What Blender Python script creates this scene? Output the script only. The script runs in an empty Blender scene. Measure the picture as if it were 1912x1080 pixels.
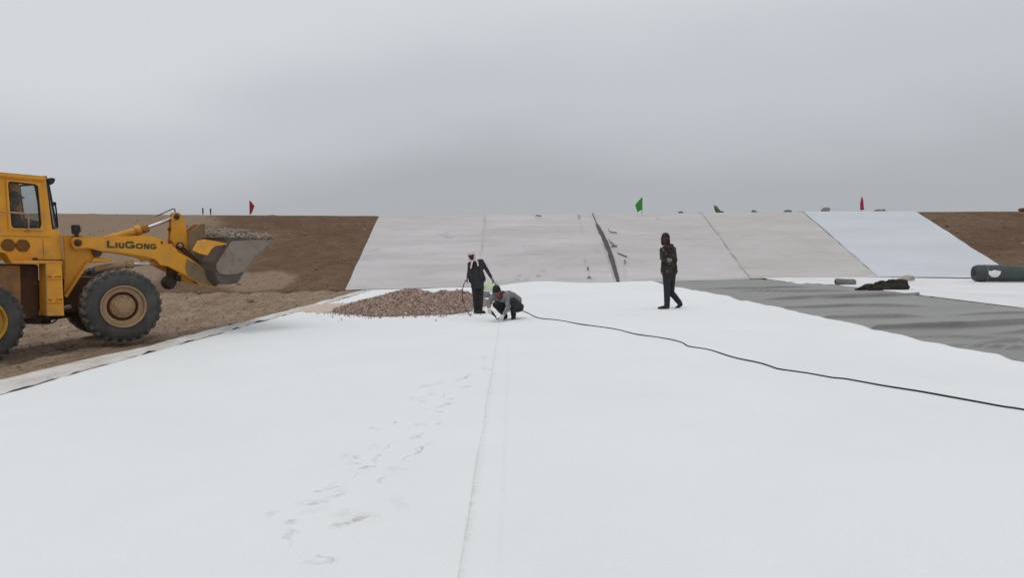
import bpy, bmesh, math, random
import numpy as np
from mathutils import Vector, Matrix, noise as mnoise

R = math.radians
rnd = random.Random(7)
scene = bpy.context.scene
C = scene.collection

# ------------------------------------------------------------------ camera
F_PX, CX, CY, CAM_H = 1381.0, 956.0, 540.0, 1.7
PITCH = math.atan(85.0 / F_PX)
cam_d = bpy.data.cameras.new('camera')
cam_d.sensor_width = 36.0
cam_d.lens = 36.0 * F_PX / 1912.0
cam_d.clip_start, cam_d.clip_end = 0.1, 3000
cam = bpy.data.objects.new('camera', cam_d)
cam.location = (0, 0, CAM_H)
cam.rotation_euler = (math.pi / 2 - PITCH, 0, 0)
C.objects.link(cam)
scene.camera = cam

# ------------------------------------------------------------------ world and sun
SUN = Vector((-0.22, -0.26, 0.93)).normalized()
w = bpy.data.worlds.new('World'); scene.world = w; w.use_nodes = True
nt = w.node_tree; nt.nodes.clear()
N = nt.nodes.new
out = N('ShaderNodeOutputWorld')
sky = N('ShaderNodeTexSky'); sky.sky_type = 'NISHITA'; sky.sun_disc = False
sky.sun_elevation = math.asin(SUN.z)
sky.sun_rotation = math.atan2(SUN.x, SUN.y) % (2 * math.pi)
sky.dust_density = 3.0
bg1 = N('ShaderNodeBackground'); bg1.inputs['Strength'].default_value = 0.10
nt.links.new(sky.outputs[0], bg1.inputs[0])
tc = N('ShaderNodeTexCoord')
sep = N('ShaderNodeSeparateXYZ'); nt.links.new(tc.outputs['Generated'], sep.inputs[0])
mapn = N('ShaderNodeMapping'); mapn.inputs['Scale'].default_value = (1.8, 1.8, 4.6)
mapn.inputs['Location'].default_value = (0.35, 0.2, 0.1)
nt.links.new(tc.outputs['Generated'], mapn.inputs[0])
nz = N('ShaderNodeTexNoise'); nz.inputs['Scale'].default_value = 1.0
nz.inputs['Detail'].default_value = 5; nz.inputs['Roughness'].default_value = 0.45
nt.links.new(mapn.outputs[0], nz.inputs['Vector'])
# cloud base: the elevation is warped a little by the cloud noise, then ramped
wr = N('ShaderNodeMath'); wr.operation = 'MULTIPLY_ADD'
sb = N('ShaderNodeMath'); sb.operation = 'SUBTRACT'; sb.inputs[1].default_value = 0.5
nt.links.new(nz.outputs['Fac'], sb.inputs[0])
nt.links.new(sb.outputs[0], wr.inputs[0]); wr.inputs[1].default_value = 0.19
nt.links.new(sep.outputs['Z'], wr.inputs[2])
# paler towards the left of the view
lx = N('ShaderNodeMapRange'); lx.interpolation_type = 'SMOOTHSTEP'
lx.inputs['From Min'].default_value = 0.0; lx.inputs['From Max'].default_value = -0.75
lx.inputs['To Min'].default_value = 0.0; lx.inputs['To Max'].default_value = 0.13
nt.links.new(sep.outputs['X'], lx.inputs['Value'])
ad = N('ShaderNodeMath'); ad.operation = 'ADD'
nt.links.new(wr.outputs[0], ad.inputs[0]); nt.links.new(lx.outputs[0], ad.inputs[1])
ramp = N('ShaderNodeValToRGB')
cr = ramp.color_ramp
cr.interpolation = 'EASE'
stops = [(0.0, (.425, .445, .462)), (0.07, (.428, .447, .472)), (0.20, (.556, .573, .612)),
         (0.33, (.665, .695, .722)), (0.6, (.735, .755, .765)), (1.0, (.735, .755, .765))]
cr.elements[0].position = stops[0][0]; cr.elements[0].color = (*stops[0][1], 1)
cr.elements[1].position = stops[-1][0]; cr.elements[1].color = (*stops[-1][1], 1)
for p, c in stops[1:-1]:
    e = cr.elements.new(p); e.color = (*c, 1)
nt.links.new(ad.outputs[0], ramp.inputs[0])
bg2 = N('ShaderNodeBackground'); bg2.inputs['Strength'].default_value = 1.0
nt.links.new(ramp.outputs[0], bg2.inputs[0])
mx = N('ShaderNodeMixShader'); mx.inputs[0].default_value = 0.95
nt.links.new(bg1.outputs[0], mx.inputs[1]); nt.links.new(bg2.outputs[0], mx.inputs[2])
nt.links.new(mx.outputs[0], out.inputs[0])

sun_d = bpy.data.lights.new('sun', 'SUN')
sun_d.energy = 0.56; sun_d.angle = R(28); sun_d.color = (1.0, 0.97, 0.93)
sun = bpy.data.objects.new('sun', sun_d)
sun.rotation_euler = SUN.to_track_quat('Z', 'Y').to_euler()
C.objects.link(sun)

scene.view_settings.view_transform = 'Standard'
scene.view_settings.look = 'None'
scene.view_settings.exposure = 0.0
scene.view_settings.gamma = 1.0
scene.view_settings.use_curve_mapping = False

# ------------------------------------------------------------------ surveying helpers
FWD = Vector((0, math.cos(PITCH), -math.sin(PITCH)))
UP = Vector((0, math.sin(PITCH), math.cos(PITCH)))
EYE = Vector((0, 0, CAM_H))

def ray(px, py):
    return Vector(((px - CX) / F_PX, 0, 0)) + UP * ((CY - py) / F_PX) + FWD

def PY(px, py, Y):
    d = ray(px, py); return EYE + d * (Y / d.y)

def sstep(a, b, x):
    t = min(1, max(0, (x - a) / (b - a))); return t * t * (3 - 2 * t)

def nz2(x, y, s, seed=0.0):
    return mnoise.noise(Vector((x * s, y * s, seed)))

def base(X, Y):
    z = 0.027 * max(-11, min(11, X))
    z += 0.03 * math.exp(-((X - 3.7) ** 2 + (Y - 17) ** 2) / 5.0)
    z -= 0.04 * math.exp(-((X + .9) ** 2 + (Y - 18.5) ** 2) / 4.0)
    z += 0.009 * nz2(X, Y, 0.35, 3.1) + 0.003 * nz2(X, Y, 1.3, 8.2)
    return z

def G(px, py, off=0.0):
    d = ray(px, py); z = off
    for _ in range(12):
        t = (z - CAM_H) / d.z
        p = EYE + d * t
        z = base(p.x, p.y) + off
    return EYE + d * ((z - CAM_H) / d.z)

TOE_Y, TOP_Y = 29.6, 37.4
_tops = [(PY(a, b, TOP_Y).x, PY(a, b, TOP_Y).z) for a, b in
         ((-300, 396), (104, 399), (400, 402), (708, 403.5), (1000, 401.5), (1500, 397), (1912, 395), (2300, 394))]
def ztop(X):
    return float(np.interp(X, [t[0] for t in _tops], [t[1] for t in _tops]))

def slope(X, t):
    """point of the slope face; t runs from toe (0) to crest (1)"""
    z0 = base(X, TOE_Y)
    return Vector((X, TOE_Y + (TOP_Y - TOE_Y) * t, z0 + (ztop(X) - z0) * t))
SLOPE_N = Vector((0, -3.1, 7.8)).normalized()

def S(px, py):
    """pixel -> (X, t) on the slope face"""
    d = ray(px, py); t = 0.5; X = 0
    for _ in range(30):
        p = EYE + d * ((TOE_Y + (TOP_Y - TOE_Y) * t) / d.y)
        X = p.x
        z0 = base(X, TOE_Y); zs = z0 + (ztop(X) - z0) * t
        t += 0.12 * (p.z - zs)*2
    return X, t

# ------------------------------------------------------------------ materials
def new_mat(name):
    m = bpy.data.materials.new(name); m.use_nodes = True
    t = m.node_tree; t.nodes.clear()
    o = t.nodes.new('ShaderNodeOutputMaterial'); b = t.nodes.new('ShaderNodeBsdfPrincipled')
    t.links.new(b.outputs[0], o.inputs[0])
    return m, t, b

def tex_noise(t, vec, scale, detail=4, rough=.55, dist=0.0):
    n = t.nodes.new('ShaderNodeTexNoise')
    n.inputs['Scale'].default_value = scale; n.inputs['Detail'].default_value = detail
    n.inputs['Roughness'].default_value = rough; n.inputs['Distortion'].default_value = dist
    t.links.new(vec, n.inputs['Vector']); return n.outputs['Fac']

def maprange(t, v, a, b, c=0.0, d=1.0):
    n = t.nodes.new('ShaderNodeMapRange'); n.clamp = True
    for k, x in zip(('From Min', 'From Max', 'To Min', 'To Max'), (a, b, c, d)):
        n.inputs[k].default_value = x
    t.links.new(v, n.inputs['Value']); return n.outputs[0]

def mixc(t, fac, a, b):
    n = t.nodes.new('ShaderNodeMix'); n.data_type = 'RGBA'
    if isinstance(fac, float): n.inputs[0].default_value = fac
    else: t.links.new(fac, n.inputs[0])
    for i, c in ((6, a), (7, b)):
        if isinstance(c, tuple): n.inputs[i].default_value = (*c, 1)
        else: t.links.new(c, n.inputs[i])
    return n.outputs[2]

def coords(t, scale=(1, 1, 1), rot=(0, 0, 0)):
    c = t.nodes.new('ShaderNodeTexCoord'); m = t.nodes.new('ShaderNodeMapping')
    m.inputs['Scale'].default_value = scale; m.inputs['Rotation'].default_value = rot
    t.links.new(c.outputs['Object'], m.inputs[0]); return m.outputs[0]

def bump(t, b, h, strength, dist=0.01):
    n = t.nodes.new('ShaderNodeBump')
    n.inputs['Strength'].default_value = strength; n.inputs['Distance'].default_value = dist
    t.links.new(h, n.inputs['Height']); t.links.new(n.outputs[0], b.inputs['Normal'])

def mottled(name, c1, c2, scale=3.0, rough=.8, bscale=None, bstr=.3, bdist=.01, lo=.35, hi=.65,
            stretch=(1, 1, 1), metal=0.0, c3=None, s3=9.0, lo3=.55, hi3=.75, spec=.3, detail=6):
    m, t, b = new_mat(name)
    v = coords(t, stretch)
    f = maprange(t, tex_noise(t, v, scale, detail, .6), lo, hi)
    col = mixc(t, f, c1, c2)
    if c3:
        f3 = maprange(t, tex_noise(t, v, s3, 5, .65), lo3, hi3)
        col = mixc(t, f3, col, c3)
    t.links.new(col, b.inputs['Base Color'])
    b.inputs['Roughness'].default_value = rough; b.inputs['Metallic'].default_value = metal
    b.inputs['Specular IOR Level'].default_value = spec
    if bscale: bump(t, b, tex_noise(t, v, bscale, 6, .6), bstr, bdist)
    return m

M = {}
M['paint'] = mottled('yellow_paint', (.74, .345, .027), (.65, .29, .026), 2.0, .5, 30, .05, .003,
                     c3=(.34, .20, .10), s3=3.0, lo3=.50, hi3=.82)
M['paint_dirty'] = mottled('dusty_yellow_paint', (.45, .20, .038), (.28, .16, .08), 3.0, .75, 20, .15, .004,
                           c3=(.17, .09, .045), s3=6, lo3=.50, hi3=.75)
M['mud'] = mottled('caked_mud', (.20, .135, .080), (.26, .18, .11), 5, .95, 18, .4, .008, c3=(.40, .20, .05), s3=6, lo3=.6, hi3=.8)
M['brown_rust_shade'] = mottled('rusty_shaded_brown', (.115, .055, .028), (.07, .04, .026), 3.0, .8, 22, .2, .005,
                           c3=(.16, .11, .07), s3=5, lo3=.55, hi3=.8)  # rusty brown for pins and axles; on the tank, shade painted into the colour
M['paint_pale'] = mottled('pale_dusty_paint', (.44, .29, .16), (.34, .21, .10), 5.0, .75, 22, .2, .004)
M['steel_bucket'] = mottled('worn_grey_steel', (.195, .155, .125), (.25, .20, .162), 3.5, .55, 18, .15, .004,
                            c3=(.12, .09, .065), s3=7, lo3=.5, hi3=.7, spec=.4)
M['steel_dark'] = mottled('dark_steel', (.075, .058, .047), (.115, .088, .070), 4, .65, 18, .2, .004)
M['black'] = mottled('black_plastic', (.016, .016, .017), (.028, .027, .026), 8, .6, 40, .1, .002)
M['grease'] = mottled('greasy_iron', (.035, .026, .02), (.075, .05, .035), 10, .6, 25, .3, .006)
M['chrome'] = mottled('chrome_rod', (.62, .62, .62), (.52, .50, .48), 5, .28, None, metal=.9)
M['cable'] = mottled('black_rubber_cable', (.018, .018, .020), (.028, .028, .030), 6, .6)
M['letter'] = mottled('olive_lettering', (.075, .065, .035), (.10, .08, .04), 20, .7)
M['vent'] = mottled('vent_mesh', (.030, .012, .008), (.05, .02, .012), 30, .7)
M['cab_inside'] = mottled('cab_lining', (.028, .026, .030), (.045, .042, .044), 6, .8)
M['seat_red'] = mottled('dark_red_seat', (.06, .018, .018), (.04, .014, .015), 10, .8)

def tyre_mat():
    m, t, b = new_mat('dusty_tyre_rubber')
    v = coords(t)
    f = maprange(t, tex_noise(t, v, 4, 6, .65), .38, .68)
    col = mixc(t, f, (.042, .042, .040), (.085, .080, .071))
    # dust on the tread: everything beyond the sidewall radius (axis of the wheel is local Y)
    s = t.nodes.new('ShaderNodeSeparateXYZ')
    c = t.nodes.new('ShaderNodeTexCoord'); t.links.new(c.outputs['Object'], s.inputs[0])
    cmb = t.nodes.new('ShaderNodeCombineXYZ')
    t.links.new(s.outputs[0], cmb.inputs[0]); t.links.new(s.outputs[2], cmb.inputs[2])
    ln = t.nodes.new('ShaderNodeVectorMath'); ln.operation = 'LENGTH'
    t.links.new(cmb.outputs[0], ln.inputs[0])
    rd = maprange(t, ln.outputs['Value'], .635, .675)
    n2 = maprange(t, tex_noise(t, v, 9, 5, .6), .35, .65)
    mul = t.nodes.new('ShaderNodeMath'); mul.operation = 'MULTIPLY'
    t.links.new(rd, mul.inputs[0]); t.links.new(n2, mul.inputs[1])
    col = mixc(t, mul.outputs[0], col, (.21, .19, .16))
    t.links.new(col, b.inputs['Base Color']); b.inputs['Roughness'].default_value = .85
    bump(t, b, tex_noise(t, v, 30, 4), .2, .004)
    return m
M['tyre'] = tyre_mat()
M['rim'] = mottled('dusty_rim', (.37, .25, .15), (.31, .19, .10), 5, .8, 24, .2, .004, c3=(.34, .25, .17), s3=8)
M['rim_yellow'] = mottled('yellow_rim', (.50, .29, .025), (.42, .22, .03), 5, .6, 24, .1, .003)
M['rim_dark'] = mottled('rust_ring', (.10, .035, .018), (.14, .06, .03), 9, .8, 24, .2, .004)

def glass_mat(name, tint, alpha):
    m = bpy.data.materials.new(name); m.use_nodes = True
    t = m.node_tree; t.nodes.clear()
    o = t.nodes.new('ShaderNodeOutputMaterial')
    tr = t.nodes.new('ShaderNodeBsdfTransparent'); tr.inputs[0].default_value = (*tint, 1)
    gl = t.nodes.new('ShaderNodeBsdfPrincipled'); gl.inputs['Roughness'].default_value = .12
    v = coords(t); d = maprange(t, tex_noise(t, v, 6, 5), .3, .7, alpha * .7, alpha * 1.3)
    gl.inputs['Base Color'].default_value = (.42, .42, .40, 1)
    mm = t.nodes.new('ShaderNodeMixShader')
    t.links.new(d, mm.inputs[0]); t.links.new(tr.outputs[0], mm.inputs[1]); t.links.new(gl.outputs[0], mm.inputs[2])
    t.links.new(mm.outputs[0], o.inputs[0]); return m
M['glass'] = glass_mat('dusty_glass', (.86, .88, .88), .08)
M['glass_front'] = glass_mat('dusty_windscreen', (.88, .90, .90), .14)

def dirt_mat(name, a, b_, c, patch=None, stretch=(1, 1, 1), scale=.6):
    m, t, b = new_mat(name)
    v = coords(t, stretch)
    f = maprange(t, tex_noise(t, v, scale, 8, .65, .4), .36, .66)
    col = mixc(t, f, a, b_)
    f2 = maprange(t, tex_noise(t, v, scale * 7, 9, .75), .46, .66)
    col = mixc(t, f2, col, c)
    if patch: col = patch(t, v, col)
    fine = maprange(t, tex_noise(t, v, 22, 5, .75), .28, .72, .62, 1.32)
    mm = t.nodes.new('ShaderNodeVectorMath'); mm.operation = 'SCALE'
    t.links.new(col, mm.inputs[0]); t.links.new(fine, mm.inputs['Scale'])
    t.links.new(mm.outputs[0], b.inputs['Base Color'])
    b.inputs['Roughness'].default_value = .95; b.inputs['Specular IOR Level'].default_value = .1
    bump(t, b, tex_noise(t, v, 14, 8, .7), .8, .03)
    return m

# dry pale soil on the far left of the bank and pale spots of loose sand at its foot
def bank_patch(t, v, col):
    c = t.nodes.new('ShaderNodeTexCoord'); s = t.nodes.new('ShaderNodeSeparateXYZ')
    t.links.new(c.outputs['Object'], s.inputs[0])
    n = tex_noise(t, c.outputs['Object'], .7, 5, .6)
    a = t.nodes.new('ShaderNodeMath'); a.operation = 'MULTIPLY_ADD'
    t.links.new(n, a.inputs[0]); a.inputs[1].default_value = 3.0; t.links.new(s.outputs[0], a.inputs[2])
    f = maprange(t, a.outputs[0], -12.6, -13.6)
    col = mixc(t, f, col, (.265, .195, .140))
    d = t.nodes.new('ShaderNodeVectorMath'); d.operation = 'DISTANCE'
    mp = t.nodes.new('ShaderNodeMapping'); mp.inputs['Scale'].default_value = (.55, 1.0, 1)
    t.links.new(c.outputs['Object'], mp.inputs[0]); t.links.new(mp.outputs[0], d.inputs[0])
    d.inputs[1].default_value = (-10.6 * .55, 30.6, .2)
    a2 = t.nodes.new('ShaderNodeMath'); a2.operation = 'MULTIPLY_ADD'
    t.links.new(n, a2.inputs[0]); a2.inputs[1].default_value = 1.2; t.links.new(d.outputs['Value'], a2.inputs[2])
    f = maprange(t, a2.outputs[0], 1.65, 1.35)
    return mixc(t, f, col, (.27, .195, .140))
M['bank'] = dirt_mat('bank_soil', (.135, .086, .055), (.195, .130, .088), (.110, .069, .044), bank_patch, (.5, 1, 1.6), .5)
M['dirt'] = dirt_mat('rutted_dirt', (.255, .182, .124), (.36, .270, .196), (.150, .104, .072), None, (1.3, .28, 1), .9)
M['soil_load'] = dirt_mat('loose_stony_soil', (.18, .14, .108), (.24, .19, .15), (.125, .095, .072), None, (1, 1, 1), 3)

def cloth_mat(name, white, dusty, dust_lo, dust_hi, stains=(), streak=(1, 1, 1), fib=.25, dscale=.5, wear=None, extra=None, warp=.22):
    m, t, b = new_mat(name)
    v = coords(t, streak)
    c = t.nodes.new('ShaderNodeTexCoord'); ov = c.outputs['Object']
    f = maprange(t, tex_noise(t, v, dscale, 7, .62, .3), dust_lo, dust_hi)
    col = mixc(t, f, white, dusty)
    fine = maprange(t, tex_noise(t, ov, 60, 3, .7), .3, .7, .965, 1.03)
    sc = t.nodes.new('ShaderNodeVectorMath'); sc.operation = 'SCALE'
    t.links.new(col, sc.inputs[0]); t.links.new(fine, sc.inputs['Scale']); col = sc.outputs[0]
    if wear:
        f = maprange(t, tex_noise(t, v, wear[0], 6, .7, .5), wear[1], wear[2], 0, wear[4])
        col = mixc(t, f, col, wear[3])
    if extra: col = extra(t, ov, col)
    if stains:
        brk = maprange(t, tex_noise(t, ov, 11, 6, .75), .38, .60)
        wn = t.nodes.new('ShaderNodeTexNoise'); wn.inputs['Scale'].default_value = 7; wn.inputs['Detail'].default_value = 4
        t.links.new(ov, wn.inputs['Vector'])
        wv = t.nodes.new('ShaderNodeVectorMath'); wv.operation = 'MULTIPLY_ADD'
        t.links.new(wn.outputs['Color'], wv.inputs[0]); wv.inputs[1].default_value = (warp, warp, 0); t.links.new(ov, wv.inputs[2])
        wv2 = t.nodes.new('ShaderNodeVectorMath'); wv2.operation = 'SUBTRACT'
        t.links.new(wv.outputs[0], wv2.inputs[0]); wv2.inputs[1].default_value = (warp / 2, warp / 2, 0)
        groups = {}
        for s in stains: groups.setdefault(s[6], []).append(s)
        for colr, ss in groups.items():
            acc = None
            for (x, y, ang, hl, hw, k, _) in ss:
                mp = t.nodes.new('ShaderNodeMapping'); mp.vector_type = 'TEXTURE'
                mp.inputs['Location'].default_value = (x, y, 0)
                mp.inputs['Rotation'].default_value = (0, 0, ang)
                mp.inputs['Scale'].default_value = (hl, hw, 50)
                t.links.new(wv2.outputs[0], mp.inputs[0])
                ln = t.nodes.new('ShaderNodeVectorMath'); ln.operation = 'LENGTH'
                t.links.new(mp.outputs[0], ln.inputs[0])
                o = maprange(t, ln.outputs['Value'], 1.25, .1, 0, min(1, k * 1.15))
                if acc is None: acc = o
                else:
                    mxn = t.nodes.new('ShaderNodeMath'); mxn.operation = 'MAXIMUM'
                    t.links.new(acc, mxn.inputs[0]); t.links.new(o, mxn.inputs[1]); acc = mxn.outputs[0]
            mu = t.nodes.new('ShaderNodeMath'); mu.operation = 'MULTIPLY'
            t.links.new(acc, mu.inputs[0]); t.links.new(brk, mu.inputs[1])
            col = mixc(t, mu.outputs[0], col, colr)
    t.links.new(col, b.inputs['Base Color'])
    b.inputs['Roughness'].default_value = .9; b.inputs['Specular IOR Level'].default_value = .15
    bump(t, b, tex_noise(t, ov, 45, 5, .7), fib * .5, .006)
    return m

GREY, YEL = (.30, .31, .30), (.42, .39, .27)
_st = [((902, 668), (905, 676), 5, .5, GREY), ((855, 713), (881, 702), 5, .75, GREY), ((786, 727), (824, 716), 6, .45, GREY),
       ((764, 749), (780, 746), 8, .3, GREY), ((829, 758), (847, 758), 5, .6, GREY), ((818, 797), (828, 791), 7, .6, GREY),
       ((770, 824), (794, 813), 8, .55, GREY), ((759, 861), (802, 833), 8, .65, GREY), ((701, 868), (707, 855), 9, .35, GREY),
       ((674, 881), (694, 875), 9, .8, GREY), ((703, 905), (727, 893), 8, .45, GREY), ((560, 944), (609, 942), 9, .45, GREY),
       ((605, 934), (657, 920), 9, .45, GREY), ((634, 961), (645, 957), 9, .95, GREY), ((630, 985), (686, 975), 9, .75, GREY),
       ((625, 965), (690, 978), 30, .28, YEL), ((531, 983), (560, 979), 12, .5, GREY), ((541, 995), (544, 1025), 12, .4, GREY),
       ((505, 967), (514, 965), 10, .35, GREY), ((600, 1042), (614, 1046), 4, .8, GREY), ((613, 1045), (616, 1057), 4, .8, GREY),
       ((964, 712), (976, 711), 5, .4, GREY), ((560, 965), (610, 955), 14, .25, GREY), ((575, 1060), (640, 1045), 14, .22, GREY),
       ((720, 880), (745, 884), 8, .25, GREY), ((800, 742), (812, 738), 6, .3, GREY), ((735, 930), (760, 960), 22, .14, GREY),
       ((880, 1045), (905, 1020), 14, .2, GREY), ((850, 595), (925, 600), 10, .25, YEL), ((930, 605), (990, 598), 12, .18, YEL)]
_fr = random.Random(12)
for _ in range(34):      # a trail of faint scuffs towards the workers
    t_ = _fr.random(); x_ = 560 + 330 * t_ + _fr.gauss(0, 22); y_ = 990 - 300 * t_ ** .8 + _fr.gauss(0, 16)
    l_ = _fr.uniform(8, 24) * (1.2 - .7 * t_); a_ = R(_fr.uniform(5, 40))
    _st.append(((x_, y_), (x_ + l_ * math.cos(a_), y_ - l_ * math.sin(a_)), _fr.uniform(4, 9) * (1.2 - .5 * t_), _fr.uniform(.2, .55), GREY))
stains = []
for a, bq, wpx, k, colr in _st:
    p, q = G(*a), G(*bq)
    mid = (p + q) / 2; d = (q - p)
    midpx = ((a[0] + bq[0]) / 2, (a[1] + bq[1]) / 2)
    u1, u2 = G(midpx[0], midpx[1] - wpx / 2), G(midpx[0], midpx[1] + wpx / 2)
    hw = max((u1 - u2).length * .5 * abs(math.cos(math.atan2(d.y, d.x))), .5 * wpx * mid.y / F_PX)
    stains.append((mid.x, mid.y, math.atan2(d.y, d.x), max(d.length * .62, hw), hw, k, colr))
M['white_left'] = cloth_mat('white_geotextile', (.80, .82, .83), (.77, .788, .795), .42, .66, stains,
                            dscale=.35)
M['white_right'] = cloth_mat('white_geotextile_clean', (.80, .82, .835), (.77, .785, .80), .42, .66, warp=.04, stains=
                             [(-.27, 4.6, math.pi / 2, 1.3, .028, .28, YEL), (-.25, 8.0, math.pi / 2, 5.5, .035, .12, GREY), (-.06, 8.0, math.pi / 2, 6.5, .02, .10, GREY)], dscale=.35)
M['white_back'] = cloth_mat('white_geotextile_back', (.76, .765, .79), (.70, .69, .70), .40, .66, dscale=.5)
SG = (.20, .19, .19); SB = (.33, .28, .22)
_ss = [((1082, 403), (1083, 413), 4, .8, SG), ((1085, 418), (1088, 440), 4, .35, SG), ((1092, 480), (1094, 500), 5, .45, SG), ((1098, 500), (1099, 512), 6, .6, SG), ((1100, 516), (1104, 526), 6, .5, SG),
       ((905, 404), (907, 428), 3, .55, SG), ((903, 445), (899, 475), 4, .3, SG), ((818, 438), (846, 446), 5, .5, SG), ((826, 434), (842, 437), 4, .45, SG), ((690, 470), (712, 462), 5, .35, SG),
       ((700, 480), (722, 476), 4, .3, SG), ((962, 523), (970, 525), 5, .8, SG), ((978, 523), (986, 524), 5, .7, SG), ((1001, 516), (1009, 517), 5, .8, SG), ((966, 517), (975, 516), 4, .5, SG),
       ((1014, 526), (1022, 526), 4, .7, SG), ((999, 405), (1012, 413), 6, .35, SG), ((976, 455), (984, 470), 5, .22, SG), ((1012, 505), (1018, 510), 6, .35, SG), ((1040, 503), (1052, 498), 6, .25, SG),
       ((1166, 498), (1168, 526), 9, .40, SB), ((1110, 465), (1130, 480), 8, .2, SG), ((1225, 408), (1232, 412), 5, .45, SG), ((1330, 425), (1346, 442), 3, .55, SG), ((1360, 470), (1372, 487), 3, .45, SG),
       ((1376, 492), (1390, 511), 3, .75, SG), ((1310, 402), (1346, 444), 2.2, .5, SG), ((1346, 444), (1376, 492), 2, .4, SG), ((1499, 398), (1543, 434), 3.5, 1, SG), ((1540, 432), (1590, 474), 3.5, 1, SG), ((1588, 472), (1644, 520), 3.5, 1, SG), ((660, 540), (700, 538), 9, .35, SB), ((1200, 524), (1290, 522), 8, .5, SB), ((1300, 522), (1480, 519), 7, .5, SB), ((1360, 505), (1440, 500), 7, .25, SB),
       ((760, 500), (840, 497), 7, .22, SB), ((720, 430), (800, 428), 5, .18, SG), ((930, 480), (1020, 476), 6, .2, SG), ((1180, 440), (1280, 437), 6, .2, SG), ((1480, 440), (1560, 480), 16, .2, SB)]
sl_st = []
for a, bq, wpx, k, colr in _ss:
    (X1, t1_), (X2, t2_) = S(*a), S(*bq); p, q = slope(X1, t1_), slope(X2, t2_)
    d = q - p; mid = (p + q) / 2
    (X3, t3_), (X4, t4_) = S((a[0] + bq[0]) / 2, (a[1] + bq[1]) / 2 - wpx / 2), S((a[0] + bq[0]) / 2, (a[1] + bq[1]) / 2 + wpx / 2)
    hy = abs(slope(X3, t3_).y - slope(X4, t4_).y) / 2; hx = wpx * mid.y / F_PX / 2
    an = math.atan2(d.y, d.x); hw = abs(math.cos(an)) * hy + abs(math.sin(an)) * hx
    sl_st.append((mid.x, mid.y, an, max(d.xy.length * .6, hw), hw, k, colr))
M['slope_old'] = cloth_mat('dusty_slope_geotextile', (.575, .555, .565), (.485, .455, .455), .34, .66,
                           streak=(.25, 1.2, 2.0), dscale=.8, fib=.4, stains=sl_st, wear=(2.6, .54, .74, (.37, .34, .33), .6))
M['slope_tan'] = cloth_mat('tan_dusty_slope_geotextile', (.54, .52, .515), (.485, .46, .445), .34, .66,
                           streak=(.25, 1.2, 2.0), dscale=.8, fib=.4, stains=sl_st, wear=(2.6, .54, .74, (.37, .33, .30), .6))
M['slope_new'] = cloth_mat('clean_slope_geotextile', (.605, .625, .675), (.555, .572, .615), .36, .66,
                           streak=(.25, 1.2, 2.0), dscale=.7, fib=.3)
M['strip'] = cloth_mat('muddy_geotextile', (.68, .67, .67), (.46, .40, .34), .40, .66, dscale=1.2, streak=(1, .5, 1),
                       wear=(5, .54, .72, (.36, .29, .225), .65))
M['membrane'] = mottled('grey_membrane', (.240, .236, .234), (.278, .273, .268), .8, .62, 9, .12, .01,
                        stretch=(.35, 1, 1), c3=(.31, .285, .25), s3=2.0, lo3=.58, hi3=.8, spec=.35)
M['black_membrane'] = mottled('black_membrane', (.035, .034, .036), (.065, .062, .062), 2, .5, 8, .2, .01)
M['dark_strip'] = mottled('dark_strip', (.075, .070, .072), (.10, .095, .095), 3, .7, 12, .2, .01)
M['dull_roll'] = mottled('dull_grey_roll', (.15, .145, .145), (.21, .20, .195), 5, .8, 14, .3, .01)
M['roll'] = mottled('green_grey_membrane_roll', (.036, .046, .046), (.058, .068, .066), 2.5, .5, 10, .15, .008,
                    stretch=(.4, 1, 1), spec=.4)
M['tarp'] = mottled('dark_brown_tarpaulin', (.014, .012, .010), (.035, .028, .020), 6, .8, 14, .5, .02)
M['sand'] = dirt_mat('loose_sand', (.60, .49, .395), (.66, .56, .475), (.52, .41, .32), None, (1, 1, 1), 2)
M['lump'] = mottled('grey_sandbag', (.17, .165, .15), (.24, .225, .20), 5, .9, 20, .3, .01)
M['lump_olive'] = mottled('olive_sandbag', (.10, .105, .06), (.15, .15, .10), 5, .9, 20, .3, .01)
M['lump_tan'] = mottled('tan_sandbag', (.33, .29, .24), (.42, .38, .33), 5, .9, 20, .3, .01)
M['post'] = mottled('weathered_post', (.06, .055, .05), (.09, .08, .07), 6, .9)
M['flag_red'] = mottled('red_flag', (.42, .028, .055), (.33, .022, .045), 4, .8)
M['flag_pink'] = mottled('crimson_flag', (.46, .022, .10), (.38, .02, .08), 4, .8)
M['flag_green'] = mottled('green_flag', (.055, .32, .05), (.045, .25, .045), 4, .8)
M['bag_green'] = mottled('pale_green_bag', (.42, .55, .22), (.62, .66, .58), 6, .6, lo=.4, hi=.55)
M['yellow_strip'] = mottled('yellow_strip', (.50, .42, .16), (.42, .36, .15), 9, .8)

def stone_mat():
    m, t, b = new_mat('brown_gravel')
    g = t.nodes.new('ShaderNodeNewGeometry')
    r = t.nodes.new('ShaderNodeValToRGB'); e = r.color_ramp.elements
    e[0].position = 0; e[0].color = (.13, .082, .065, 1); e[1].position = 1; e[1].color = (.54, .43, .365, 1)
    for p, c in ((.25, (.33, .225, .180)), (.5, (.46, .335, .275)), (.75, (.28, .20, .165))):
        x = e.new(p); x.color = (*c, 1)
    t.links.new(g.outputs['Random Per Island'], r.inputs[0])
    v = coords(t)
    f = maprange(t, tex_noise(t, v, 30, 4), .3, .7, .75, 1.2)
    s = t.nodes.new('ShaderNodeVectorMath'); s.operation = 'SCALE'
    t.links.new(r.outputs[0], s.inputs[0]); t.links.new(f, s.inputs['Scale'])
    t.links.new(s.outputs[0], b.inputs['Base Color']); b.inputs['Roughness'].default_value = .9
    return m
M['gravel'] = stone_mat()
M['gravel_pale'] = mottled('pale_stones', (.22, .178, .143), (.31, .255, .21), 9, .95, lo=.35, hi=.65)
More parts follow.
